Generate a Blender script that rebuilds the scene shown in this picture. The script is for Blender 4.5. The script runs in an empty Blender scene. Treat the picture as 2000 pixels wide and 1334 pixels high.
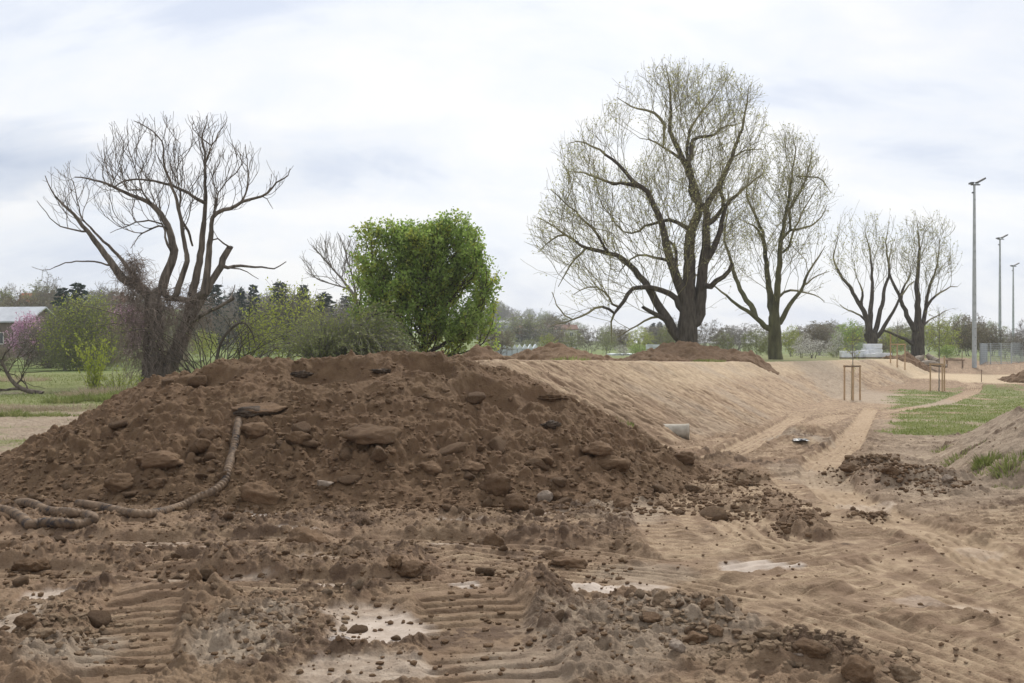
import bpy, math, random
import numpy as np
from mathutils import Vector
R = math.radians
F = 1944.0; HZ = 680.0; CZ = 1.7          # focal length in photo pixels, horizon row, eye height
scene = bpy.context.scene
col = scene.collection

# ------------------------------------------------------------------ camera
cam_d = bpy.data.cameras.new("camera"); cam = bpy.data.objects.new("camera", cam_d); col.objects.link(cam)
cam.location = (0, 0, CZ); cam.rotation_euler = (R(90.0) , 0, 0)
cam_d.sensor_width = 36; cam_d.lens = 36 * F / 2000.0
cam_d.shift_y = (HZ - 667.0) / 2000.0
cam_d.clip_start = 0.1; cam_d.clip_end = 4000
scene.camera = cam

# ------------------------------------------------------------------ sky and sun
SUN_EL, SUN_AZ = 46.0, 18.0               # azimuth clockwise from +Y
w = bpy.data.worlds.new("World"); scene.world = w; w.use_nodes = True
nt = w.node_tree; nt.nodes.clear()
def N(t, **k):
    n = nt.nodes.new(t)
    for a, b in k.items(): setattr(n, a, b)
    return n
L = nt.links.new
out = N('ShaderNodeOutputWorld'); bg = N('ShaderNodeBackground'); L(bg.outputs[0], out.inputs[0])
sky = N('ShaderNodeTexSky'); sky.sky_type = 'NISHITA'; sky.sun_disc = False
sky.sun_elevation = R(SUN_EL); sky.sun_rotation = R(SUN_AZ); sky.air_density = 1.0; sky.dust_density = 2.0
skym = N('ShaderNodeVectorMath', operation='SCALE'); skym.inputs[3].default_value = 0.11; L(sky.outputs[0], skym.inputs[0])
tc = N('ShaderNodeTexCoord'); sp = N('ShaderNodeSeparateXYZ'); L(tc.outputs['Generated'], sp.inputs[0])
def M(op, a, b=None, clamp=False):
    n = N('ShaderNodeMath', operation=op); n.use_clamp = clamp
    for i, v in enumerate((a, b)):
        if v is None: continue
        if isinstance(v, (int, float)): n.inputs[i].default_value = v
        else: L(v, n.inputs[i])
    return n.outputs[0]
zz = M('ADD', M('MAXIMUM', sp.outputs[2], 0.0), 0.55)
cx = N('ShaderNodeCombineXYZ'); L(M('DIVIDE', sp.outputs[0], zz), cx.inputs[0]); L(M('DIVIDE', sp.outputs[1], zz), cx.inputs[1])
def noise(vec, scale, det, rough=.5, dist=0.0, off=0.0):
    mp = N('ShaderNodeMapping'); mp.inputs['Location'].default_value = (off, off * .7, 0)
    mp.inputs['Rotation'].default_value = (0, 0, R(-14)); mp.inputs['Scale'].default_value = (0.8, 1.5, 1); L(vec, mp.inputs[0])
    n = N('ShaderNodeTexNoise'); n.inputs['Scale'].default_value = scale; n.inputs['Detail'].default_value = det
    n.inputs['Roughness'].default_value = rough; n.inputs['Distortion'].default_value = dist; L(mp.outputs[0], n.inputs['Vector']); return n.outputs[0]
n1 = noise(cx.outputs[0], 2.3, 8, .55, .6, 3.1); n2 = noise(cx.outputs[0], 6.0, 7, .58, .4, 9.4)
dens = M('ADD', M('MULTIPLY', n1, .72), M('MULTIPLY', n2, .28))
# darker cloud bellies low on the left
def belly(x, z, r, sz, amt):
    v = Vector((x, 1, z)).normalized()
    s = N('ShaderNodeVectorMath', operation='SUBTRACT'); L(tc.outputs['Generated'], s.inputs[0]); s.inputs[1].default_value = v
    m = N('ShaderNodeVectorMath', operation='MULTIPLY'); L(s.outputs[0], m.inputs[0]); m.inputs[1].default_value = (1, 1, sz)
    l = N('ShaderNodeVectorMath', operation='LENGTH'); L(m.outputs[0], l.inputs[0])
    d = M('ADD', M('DIVIDE', l.outputs['Value'], r), M('MULTIPLY', M('SUBTRACT', n2, .5), 1.6))
    return M('MULTIPLY', M('SUBTRACT', 1.0, d, clamp=True), amt)
bel = M('ADD', M('ADD', belly(-.49, .185, .15, 3.2, 1.35), belly(-.22, .185, .17, 3.5, .35)),
        M('ADD', belly(-.44, .10, .2, 2.4, .35), M('ADD', belly(.5, .30, .3, 1.5, .3), 0.0)))
ramp = N('ShaderNodeValToRGB'); e = ramp.color_ramp.elements
e[0].position = .37; e[0].color = (.53, .575, .67, 1); e[1].position = .56; e[1].color = (.73, .73, .735, 1)
k = ramp.color_ramp.elements.new(.46); k.color = (.665, .69, .735, 1)
L(M('SUBTRACT', dens, M('MULTIPLY', bel, .12)), ramp.inputs[0])
dk = N('ShaderNodeMixRGB'); dk.blend_type = 'MIX'; L(M('MULTIPLY', bel, .7, clamp=True), dk.inputs[0]); L(ramp.outputs[0], dk.inputs[1]); dk.inputs[2].default_value = (.36, .41, .51, 1)
mx = N('ShaderNodeMixRGB'); mx.inputs[0].default_value = .93; L(skym.outputs[0], mx.inputs[1]); L(dk.outputs[0], mx.inputs[2])
L(mx.outputs[0], bg.inputs[0]); bg.inputs[1].default_value = 1.0

sd = bpy.data.lights.new("sun", 'SUN'); sd.energy = 2.4; sd.angle = R(9); sd.color = (1, .95, .88)
so = bpy.data.objects.new("sun", sd); col.objects.link(so)
dv = Vector((math.sin(R(SUN_AZ)) * math.cos(R(SUN_EL)), math.cos(R(SUN_AZ)) * math.cos(R(SUN_EL)), math.sin(R(SUN_EL))))
so.rotation_euler = dv.to_track_quat('Z', 'Y').to_euler()
vs = scene.view_settings; vs.view_transform = 'Standard'; vs.look = 'None'; vs.exposure = 0.5; vs.gamma = 1

# ------------------------------------------------------------------ helpers
rng = np.random.default_rng(7); random.seed(7)
def tag(o, label=None, cat=None, group=None, kind=None):
    if label: o['label'] = label
    if cat: o['category'] = cat
    if group: o['group'] = group
    if kind: o['kind'] = kind
    return o
def empty(name, loc, label=None, cat=None, group=None, rz=0.0, sc=1.0):
    o = bpy.data.objects.new(name, None); col.objects.link(o); o.location = loc; o.rotation_euler = (0, 0, rz)
    o.scale = (sc, sc, sc) if isinstance(sc, (int, float)) else sc; o.empty_display_size = .2
    return tag(o, label, cat, group)
def copy_tree(o, parent=None):
    c = o.copy(); col.objects.link(c); c.parent = parent
    for ch in list(o.children): copy_tree(ch, c)
    return c
def remove_tree(o):
    for ch in list(o.children): remove_tree(ch)
    bpy.data.objects.remove(o)

_perm = np.random.default_rng(3).permutation(256); _perm = np.concatenate([_perm, _perm, _perm])
_g = np.random.default_rng(4).normal(size=(256, 2)); _g /= np.linalg.norm(_g, axis=1)[:, None]
def pn(x, y):
    x = np.asarray(x, float); y = np.asarray(y, float)
    xi = np.floor(x).astype(int); yi = np.floor(y).astype(int); xf = x - xi; yf = y - yi
    u = xf * xf * xf * (xf * (xf * 6 - 15) + 10); v = yf * yf * yf * (yf * (yf * 6 - 15) + 10)
    def g(ix, iy, dx, dy):
        h = _perm[_perm[ix & 255] + (iy & 255)]; return _g[h, 0] * dx + _g[h, 1] * dy
    a = g(xi, yi, xf, yf); b = g(xi + 1, yi, xf - 1, yf); c = g(xi, yi + 1, xf, yf - 1); d = g(xi + 1, yi + 1, xf - 1, yf - 1)
    return (a + (b - a) * u) * (1 - v) + (c + (d - c) * u) * v * 1.0
def fbm(x, y, o=4, rough=.5):
    s = 0; a = 1; f = 1; t = 0
    for i in range(o):
        s = s + a * pn(x * f + 17.3 * i, y * f - 9.1 * i); t += a; a *= rough; f *= 2.03
    return s / t * 1.6
def ss(a, b, x):
    t = np.clip((x - a) / (b - a), 0, 1); return t * t * (3 - 2 * t)

class MB:
    """collects vertices and faces for one mesh"""
    def __init__(s): s.v = []; s.f = []; s.m = []; s.n = 0
    def add(s, v, f, mi=0):
        v = np.asarray(v, float).reshape(-1, 3); f = np.asarray(f, int)
        if len(v) == 0: return s
        s.v.append(v); s.f.append(f + s.n); s.m.append(np.full(len(f), mi)); s.n += len(v); return s
    def box(s, c, d, rz=0, mi=0, tilt=None):
        c = np.array(c, float); h = np.array(d, float) / 2
        v = np.array([[x, y, z] for z in (-1, 1) for y in (-1, 1) for x in (-1, 1)], float) * h
        if tilt is not None: v = v @ np.array(tilt).T
        cr, sr = math.cos(rz), math.sin(rz); v = v @ np.array([[cr, sr, 0], [-sr, cr, 0], [0, 0, 1]]) + c
        return s.add(v, [[0, 2, 3, 1], [4, 5, 7, 6], [0, 1, 5, 4], [2, 6, 7, 3], [0, 4, 6, 2], [1, 3, 7, 5]], mi)
    def tube(s, pts, rad, n=8, mi=0, cap=True):
        pts = np.asarray(pts, float); rad = np.broadcast_to(rad, len(pts)).astype(float)
        t = np.gradient(pts, axis=0); t /= np.linalg.norm(t, axis=1)[:, None] + 1e-9
        ref = np.array([.31, .12, .94]) if abs(t[:, 2]).mean() < .8 else np.array([.95, .3, .05])
        u = np.cross(t, ref); u /= np.linalg.norm(u, axis=1)[:, None] + 1e-9; w_ = np.cross(t, u)
        a = np.arange(n) * 2 * math.pi / n
        v = pts[:, None] + rad[:, None, None] * (u[:, None] * np.cos(a)[None, :, None] + w_[:, None] * np.sin(a)[None, :, None])
        f = []
        for i in range(len(pts) - 1):
            for j in range(n):
                k2 = (j + 1) % n; f.append([i * n + j, i * n + k2, (i + 1) * n + k2, (i + 1) * n + j])
        s.add(v.reshape(-1, 3), f, mi)
        if cap:
            for i in (0, len(pts) - 1):
                vv = np.vstack([v[i], pts[i]]); s.add(vv, [[j, (j + 1) % n, n, n] for j in range(n)], mi)
        return s
    def build(s, name, mats, parent=None, smooth=False, attr=None):
        V = np.vstack(s.v); quads = []; tris = []
        for f in s.f:
            if f.shape[1] == 4:
                deg = f[:, 2] == f[:, 3]; 
                quads.append(f)
            else: tris.append(f)
        me = bpy.data.meshes.new(name)
        loops = []; starts = []; tot = []; mi = []; c = 0
        for f, m in zip(s.f, s.m):
            if f.shape[1] == 4 and (f[:, 2] == f[:, 3]).all(): f = f[:, :3]
            loops.append(f.ravel()); k_ = f.shape[1]; starts.append(c + np.arange(len(f)) * k_); tot.append(np.full(len(f), k_)); c += len(f) * k_; mi.append(m)
        loops = np.concatenate(loops); starts = np.concatenate(starts); tot = np.concatenate(tot); mi = np.concatenate(mi)
        me.vertices.add(len(V)); me.vertices.foreach_set('co', V.ravel())
        me.loops.add(len(loops)); me.loops.foreach_set('vertex_index', loops)
        me.polygons.add(len(starts)); me.polygons.foreach_set('loop_start', starts); me.polygons.foreach_set('loop_total', tot)
        mats = mats if isinstance(mats, (list, tuple)) else [mats]
        for m_ in mats: me.materials.append(m_)
        me.polygons.foreach_set('material_index', mi.astype(np.int32))
        me.polygons.foreach_set('use_smooth', np.full(len(starts), smooth, dtype=bool))
        if attr is not None:
            for an, arr in attr.items():
                at = me.attributes.new(an, 'FLOAT_COLOR', 'POINT'); at.data.foreach_set('color', arr.astype(np.float32).ravel())
        me.update(calc_edges=True); me.validate()
        o = bpy.data.objects.new(name, me); col.objects.link(o)
        if parent is not None: o.parent = parent
        return o

# ------------------------------------------------------------------ materials
class MT:
    def __init__(s, name):
        s.m = bpy.data.materials.new(name); s.m.use_nodes = True; s.t = s.m.node_tree; s.b = s.t.nodes['Principled BSDF']
        s.out = s.t.nodes['Material Output']; s.co = s.n('ShaderNodeTexCoord').outputs['Object']
    def n(s, t, **k):
        x = s.t.nodes.new(t)
        for a, b in k.items(): setattr(x, a, b)
        return x
    def l(s, a, b): s.t.links.new(a, b)
    def noise(s, scale, det=4, rough=.55, vec=None, dist=0, sc=None, rot=None):
        x = s.n('ShaderNodeTexNoise'); x.inputs['Scale'].default_value = scale; x.inputs['Detail'].default_value = det
        x.inputs['Roughness'].default_value = rough; x.inputs['Distortion'].default_value = dist
        v = vec or s.co
        if sc or rot:
            mp = s.n('ShaderNodeMapping'); mp.inputs['Scale'].default_value = sc or (1, 1, 1); mp.inputs['Rotation'].default_value = rot or (0, 0, 0); s.l(v, mp.inputs[0]); v = mp.outputs[0]
        s.l(v, x.inputs['Vector']); return x.outputs[0]
    def ramp(s, fac, stops):
        x = s.n('ShaderNodeValToRGB'); e = x.color_ramp.elements
        while len(e) < len(stops): e.new(.5)
        for el, (p, c) in zip(e, stops):
            el.position = p; c = (c, c, c) if isinstance(c, (int, float)) else c; el.color = (*c, 1)
        s.l(fac, x.inputs[0]); return x.outputs[0]
    def mix(s, fac, a, b, mode='MIX'):
        x = s.n('ShaderNodeMixRGB'); x.blend_type = mode
        for i, v in enumerate((fac, a, b)):
            if isinstance(v, (int, float)): x.inputs[i].default_value = v if i == 0 else (v, v, v, 1)
            elif isinstance(v, tuple): x.inputs[i].default_value = (*v, 1)
            else: s.l(v, x.inputs[i])
        return x.outputs[0]
    def math(s, op, a, b=None, clamp=False):
        x = s.n('ShaderNodeMath', operation=op); x.use_clamp = clamp
        for i, v in enumerate((a, b)):
            if v is None: continue
            if isinstance(v, (int, float)): x.inputs[i].default_value = v
            else: s.l(v, x.inputs[i])
        return x.outputs[0]
    def bump(s, h, strength=.5, dist=.02, prev=None):
        x = s.n('ShaderNodeBump'); x.inputs['Strength'].default_value = strength; x.inputs['Distance'].default_value = dist
        s.l(h, x.inputs['Height'])
        if prev: s.l(prev, x.inputs['Normal'])
        s.l(x.outputs[0], s.b.inputs['Normal']); return x.outputs[0]
    def done(s, color=None, rough=.9, spec=.3, metal=0):
        if color is not None:
            if isinstance(color, tuple): s.b.inputs['Base Color'].default_value = (*color, 1)
            else: s.l(color, s.b.inputs['Base Color'])
        if isinstance(rough, (int, float)): s.b.inputs['Roughness'].default_value = rough
        else: s.l(rough, s.b.inputs['Roughness'])
        s.b.inputs['Specular IOR Level'].default_value = spec; s.b.inputs['Metallic'].default_value = metal
        return s.m
def mat_noise(name, c1, c2, scale=5, rough=.9, spec=.2, bump=.4, bd=.02, metal=0, sc=None, rot=None, det=5):
    t = MT(name); nz = t.noise(scale, det, .6, sc=sc, rot=rot); c = t.ramp(nz, [(.32, c1), (.68, c2)])
    if bump: t.bump(t.noise(scale * 3, 5, .65, sc=sc, rot=rot), bump, bd)
    return t.done(c, rough, spec, metal)
def mat_leaf(name, c1, c2, c3=None, scale=.8, trans=.35):
    t = MT(name); ob = t.n('ShaderNodeObjectInfo')
    nz = t.noise(scale, 3, .6); n2_ = t.noise(scale * 9, 2, .5)
    c = t.ramp(t.mix(.45, nz, n2_), [(.35, c1), (.5, c2), (.65, c3 or c2)])
    hs = t.n('ShaderNodeHueSaturation'); t.l(c, hs.inputs['Color']); hs.inputs['Hue'].default_value = .5
    t.l(t.math('ADD', t.math('MULTIPLY', ob.outputs['Random'], .3), .85), hs.inputs['Value'])
    tr = t.n('ShaderNodeBsdfTranslucent'); t.l(hs.outputs[0], tr.inputs[0]); ms = t.n('ShaderNodeMixShader'); ms.inputs[0].default_value = trans
    t.l(hs.outputs[0], t.b.inputs['Base Color']); t.b.inputs['Roughness'].default_value = .6; t.b.inputs['Specular IOR Level'].default_value = .2
    t.l(t.b.outputs[0], ms.inputs[1]); t.l(tr.outputs[0], ms.inputs[2]); t.l(ms.outputs[0], t.out.inputs[0]); return t.m

# colours of earth
def soil_material(name, masks, tint=(1, 1, 1)):
    t = MT(name)
    big = t.noise(.9, 5, .6); mid = t.noise(6, 6, .65); fine = t.noise(45, 5, .7); vfine = t.noise(160, 3, .6)
    brown = t.ramp(mid, [(.25, (.115, .071, .044)), (.5, (.190, .129, .079)), (.75, (.290, .208, .135))])
    brown = t.mix(t.ramp(big, [(.40, 0), (.65, 1)]), brown, t.mix(.5, brown, (.25, .165, .108)))
    brown = t.mix(t.ramp(fine, [(.62, 0), (.75, .45)]), brown, (.30, .22, .155))
    brown = t.mix(t.ramp(fine, [(.28, .5), (.40, 0)]), brown, (.055, .033, .02))
    colr = brown; rough = 0.95
    if masks:
        a = t.n('ShaderNodeAttribute'); a.attribute_name = 'm1'; sp_ = t.n('ShaderNodeSeparateColor'); t.l(a.outputs['Color'], sp_.inputs[0])
        sand_m, pale_m, grass_m = sp_.outputs[0], sp_.outputs[1], sp_.outputs[2]; wet_m = a.outputs['Alpha']
        b2 = t.n('ShaderNodeAttribute'); b2.attribute_name = 'm2'; sp2 = t.n('ShaderNodeSeparateColor'); t.l(b2.outputs['Color'], sp2.inputs[0])
        grey_m, meadow_m, gold_m = sp2.outputs[0], sp2.outputs[1], sp2.outputs[2]
        sand = t.ramp(mid, [(.25, (.235, .163, .103)), (.5, (.325, .236, .152)), (.75, (.42, .318, .214))])
        sand = t.mix(t.ramp(fine, [(.30, .55), (.42, 0)]), sand, (.16, .10, .065))
        jit = t.math('ADD', sand_m, t.math('MULTIPLY', t.math('SUBTRACT', t.mix(.45, mid, fine), .5), 1.5))
        colr = t.mix(t.ramp(jit, [(.22, 0), (.78, 1)]), colr, sand)
        gold = t.ramp(mid, [(.3, (.35, .265, .17)), (.7, (.47, .37, .25))])
        colr = t.mix(gold_m, colr, gold)
        grey = t.ramp(mid, [(.3, (.21, .166, .122)), (.7, (.35, .285, .215))])
        grey = t.mix(t.ramp(fine, [(.30, .5), (.42, 0)]), grey, (.09, .062, .045))
        colr = t.mix(t.math('MULTIPLY', grey_m, t.ramp(t.mix(.5, mid, big), [(.3, .6), (.6, 1)])), colr, grey)
        dkc = t.ramp(mid, [(.3, (.075, .046, .029)), (.7, (.155, .100, .064))]); lightb = t.mix(1.0, colr, (1.16, 1.16, 1.16), 'MULTIPLY'); colr = t.mix(t.ramp(t.math('ADD', b2.outputs['Alpha'], t.math('MULTIPLY', t.math('SUBTRACT', fine, .5), .8)), [(.35, 0), (.6, .85)]), lightb, dkc)
        jp = t.math('ADD', pale_m, t.math('MULTIPLY', t.math('SUBTRACT', t.mix(.5, mid, fine), .5), .8))
        colr = t.mix(t.ramp(jp, [(.30, 0), (.95, 1)]), colr, t.ramp(mid, [(.3, (.34, .275, .22)), (.7, (.50, .425, .36))]))
        gr = t.ramp(t.noise(3.5, 5, .7), [(.3, (.115, .135, .04)), (.55, (.17, .185, .065)), (.75, (.25, .225, .13))])
        jg = t.math('ADD', grass_m, t.math('MULTIPLY', t.math('SUBTRACT', t.mix(.4, mid, t.noise(2.2, 6, .7)), .5), 1.3))
        colr = t.mix(t.ramp(jg, [(.40, 0), (.62, 1)]), colr, gr)
        colr = t.mix(meadow_m, colr, t.ramp(t.noise(.25, 5, .7), [(.3, (.09, .13, .03)), (.7, (.17, .20, .06))]))
        rough = t.ramp(wet_m, [(.35, .93), (.6, .55), (.85, .05)])
        colr = t.mix(t.ramp(wet_m, [(.6, 0), (.95, .85)]), colr, (.10, .08, .07))
        amp = t.math('SUBTRACT', 1.0, t.math('MAXIMUM', t.math('MULTIPLY', pale_m, .75), t.ramp(wet_m, [(.5, 0), (.85, 1)])), True)
        h = t.math('MULTIPLY', t.math('ADD', t.math('MULTIPLY', fine, .7), t.math('MULTIPLY', vfine, .25)), amp)
    else:
        h = t.math('ADD', t.math('MULTIPLY', fine, .7), t.math('MULTIPLY', vfine, .25))
    t.bump(h, .9, .035)
    if tint != (1, 1, 1): colr = t.mix(1.0, colr, tint, 'MULTIPLY')
    return t.done(colr, rough, .25)
MAT = {}
MAT['soil'] = soil_material('earth', True)
MAT['pile'] = soil_material('fresh_earth', False, (.76, .70, .63))
MAT['clodtan'] = soil_material('dry_earth', False, (.98, .92, .86))
MAT['bark'] = mat_noise('dark_bark', (.045, .036, .028), (.12, .10, .08), 3, bump=.8, bd=.06, sc=(2.5, 2.5, .5))
MAT['barkmoss'] = mat_noise('mossy_bark', (.055, .05, .03), (.15, .145, .075), 1.2, bump=.7, bd=.05, sc=(1.5, 1.5, .5))
MAT['barkpale'] = mat_noise('dead_bark', (.055, .044, .035), (.22, .18, .145), 2.2, bump=.9, bd=.05, sc=(3, 3, .45))
MAT['vine'] = mat_noise('vine', (.15, .115, .09), (.30, .24, .20), 4, bump=0)
MAT['barkgrey'] = mat_noise('grey_bark', (.13, .12, .105), (.25, .225, .20), 2, bump=0)
MAT['bud'] = mat_leaf('bud_leaf', (.29, .29, .12), (.39, .39, .18), (.48, .47, .25), 1, .5)
MAT['twigs'] = mat_noise('young_twigs', (.16, .145, .085), (.29, .26, .15), .5, bump=0)
MAT['green'] = mat_leaf('spring_leaf', (.19, .29, .06), (.30, .42, .10), (.44, .54, .18), .7, .6)
MAT['yellow'] = mat_leaf('yellow_leaf', (.26, .32, .05), (.38, .43, .08), (.48, .50, .13), 1.0, .4)
MAT['olive'] = mat_leaf('olive_leaf', (.17, .20, .07), (.24, .27, .10), (.32, .34, .14), 1.0, .4)
MAT['brownleaf'] = mat_leaf('brown_twig_leaf', (.15, .13, .085), (.21, .18, .12), (.27, .23, .15), .6, .3)
MAT['needle'] = mat_leaf('needles', (.018, .032, .022), (.028, .048, .034), (.045, .065, .05), .5, .1)
MAT['pink'] = mat_leaf('pink_blossom', (.42, .24, .36), (.55, .34, .46), (.62, .45, .55), .8, .35)
MAT['white'] = mat_leaf('white_blossom', (.62, .60, .54), (.75, .74, .68), (.8, .79, .74), .8, .3)
MAT['grassblade'] = mat_leaf('grass_blade', (.12, .15, .035), (.20, .235, .07), (.34, .34, .16), .9, .4)
MAT['dry'] = mat_leaf('dry_stalk', (.26, .20, .13), (.38, .31, .22), (.46, .39, .29), 1.2, .3)

# ------------------------------------------------------------------ the lie of the land
def corr(Y):
    return np.interp(Y, [0, 15, 20, 30, 50, 62, 75, 90, 105, 140, 300, 900], [0, 0, -.12, -.48, -1.07, -1.1, -.92, .1, .35, .4, .6, 1.5])
_Yt = np.geomspace(4, 600, 4000); _rt = HZ + F * (CZ - corr(_Yt)) / _Yt
def rowY(row): return float(np.interp(-row, -_rt, _Yt))
def gp(px, row):                            # photo pixel -> point on the plain ground
    Y = rowY(row); return ((px - 1000) / F * Y, Y)
FOOT = np.array([(3.3, 18.5), (6, 24.5), (10, 36), (12.4, 43), (15.5, 50), (18.6, 57), (22, 63), (28, 72), (37, 86), (60, 120), (90, 300),
                 (-200, 300), (-60, 120), (-17, 60), (-11, 42), (-6.6, 28), (-4.6, 19.5), (-2.6, 15.2), (0, 13.6), (1.5, 14.3)], float)
def poly_sd(X, Y, P):                       # distance inside a polygon (negative outside), and length along it
    best = np.full(X.shape, 1e9); along = np.zeros(X.shape); ins = np.zeros(X.shape, bool); acc = 0
    for i in range(len(P)):
        a = P[i]; b = P[(i + 1) % len(P)]; d = b - a; l2 = d @ d; ln = math.sqrt(l2)
        t = np.clip(((X - a[0]) * d[0] + (Y - a[1]) * d[1]) / l2, 0, 1)
        q = np.hypot(X - a[0] - t * d[0], Y - a[1] - t * d[1]); m = q < best
        best = np.where(m, q, best); along = np.where(m, acc + t * ln, along); acc += ln
        c = ((a[1] > Y) != (b[1] > Y)); 
        with np.errstate(divide='ignore', invalid='ignore'): ins ^= c & (X < (b[0] - a[0]) * (Y - a[1]) / (b[1] - a[1] + 1e-12) + a[0])
    return np.where(ins, best, -best), along
def polyline(X, Y, P):
    best = np.full(X.shape, 1e9); s = np.zeros(X.shape); t_ = np.zeros(X.shape); acc = 0; P = np.asarray(P, float)
    for i in range(len(P) - 1):
        a, b = P[i], P[i + 1]; d = b - a; ln = math.hypot(*d); u = d / ln
        dx = X - a[0]; dy = Y - a[1]; al = np.clip(dx * u[0] + dy * u[1], 0, ln)
        q = np.hypot(dx - al * u[0], dy - al * u[1]); m = q < best; cr = u[0] * dy - u[1] * dx
        best = np.where(m, q, best); s = np.where(m, acc + al, s); t_ = np.where(m, np.sign(cr) * q, t_); acc += ln
    return best, s, t_
def smooth_path(P, n=8):
    P = np.asarray(P, float); t = np.arange(len(P)); tt = np.linspace(0, len(P) - 1, (len(P) - 1) * n + 1)
    def cr(p):
        e = np.concatenate([[2 * p[0] - p[1]], p, [2 * p[-1] - p[-2]]]); i = np.minimum(tt.astype(int), len(p) - 2); f = tt - i
        a, b, c, d = e[i], e[i + 1], e[i + 2], e[i + 3]
        return .5 * (2 * b + (c - a) * f + (2 * a - 5 * b + 4 * c - d) * f ** 2 + (-a + 3 * b - 3 * c + d) * f ** 3)
    return np.stack([cr(P[:, k_]) for k_ in range(P.shape[1])], 1)

# tile of faceted clods, sampled by the ground and the heap
TN = 1536; TS = 5.0
def make_tile():
    r_ = np.random.default_rng(11); T = np.zeros((TN, TN)); st = TS / TN
    n = 8000; rad = .010 + .05 * r_.power(.35, n) ** 1.0 * 1.0; rad = .010 + .065 * (r_.random(n) ** 3.6)
    rad.sort()
    for q in range(n):
        r = rad[q]; k_ = int(r * 1.5 / st) + 1; cx_, cy_ = r_.integers(0, TN, 2)
        yy, xx = np.mgrid[-k_:k_ + 1, -k_:k_ + 1] * st
        an = r_.random(5) * 6.28 + 0; an = np.arange(6) * 1.047 + r_.random(6) * .8; cc = .75 + .5 * r_.random(6)
        d = np.max([(xx * math.cos(a) + yy * math.sin(a)) / (c * r) for a, c in zip(an, cc)], axis=0)
        gx, gy = r_.normal(size=2) * .35
        h = np.clip((1 - d) * 1.6, 0, 1) ** .6 * r * (.55 + .35 * r_.random()) * (1 + (xx * gx + yy * gy) / r)
        ix = (cx_ + np.arange(-k_, k_ + 1)) % TN; iy = (cy_ + np.arange(-k_, k_ + 1)) % TN
        sub = T[np.ix_(iy, ix)]; T[np.ix_(iy, ix)] = np.maximum(sub, h + .3 * np.minimum(sub, r * .5) * (h > 0))
    return T
TILE = make_tile()
def tile(X, Y, sc=1.0, rot=0.0, ox=0, oy=0):
    c, s_ = math.cos(rot), math.sin(rot)
    u = ((X * c + Y * s_) * sc + ox) / TS * TN; v = ((-X * s_ + Y * c) * sc + oy) / TS * TN
    ui = np.floor(u).astype(int); vi = np.floor(v).astype(int); fu = u - ui; fv = v - vi
    a = TILE[vi % TN, ui % TN]; b = TILE[vi % TN, (ui + 1) % TN]; c2 = TILE[(vi + 1) % TN, ui % TN]; d = TILE[(vi + 1) % TN, (ui + 1) % TN]
    return ((a * (1 - fu) + b * fu) * (1 - fv) + (c2 * (1 - fu) + d * fu) * fv) / sc

PX = lambda L_: [gp(a, b) for a, b in L_]
TRACKS = [  # kind, path, half width, sand
    ('grouser', PX([(235, 1330), (255, 1250), (290, 1180), (335, 1110)]) , .27, .25),
    ('grouser', [(0.05, 4.2)] + PX([(975, 1334), (930, 1220), (900, 1165)]), .36, .15),
    ('tyre', PX([(1560, 815), (1500, 850), (1430, 885), (1370, 905)]), .32, .9),
    ('grouser', PX([(1310, 1000), (1330, 1040), (1370, 1080), (1500, 1130), (1700, 1190), (2050, 1290)]), .42, .9),
    ('grouser', PX([(1360, 985), (1400, 1030), (1520, 1080), (1720, 1140), (2050, 1200)]), .35, .9),
    ('tyre', PX([(1420, 1000), (1500, 1050), (1650, 1085), (1850, 1150), (2050, 1215)]), .33, 1.0),
    ('grouser', PX([(1560, 940), (1640, 1000), (1720, 1050), (1880, 1120), (2060, 1170)]), .40, .8),
    ('grouser', PX([(1180, 1120), (1400, 1180), (1650, 1260), (2000, 1390)]), .34, .7),
    ('long', PX([(-100, 1055), (300, 1070), (700, 1062), (1100, 1085), (1300, 1110)]), .40, .25),
    ('long', PX([(-100, 1125), (250, 1135), (650, 1150), (1000, 1130), (1300, 1120), (1700, 1060)]), .30, .3),
    ('long', PX([(900, 1100), (1250, 1130), (1500, 1180), (2050, 1360)]), .40, .5),
    ('tyre', PX([(1880, 745), (1905, 758), (1850, 785), (1730, 805), (1640, 812), (1590, 830)]), .5, .6),
    ('tyre', PX([(1700, 800), (1678, 835), (1655, 870), (1615, 900), (1605, 930), (1650, 975), (1740, 1015), (1830, 1055), (1960, 1110), (2150, 1180)]), .30, 1.2),
]
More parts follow.
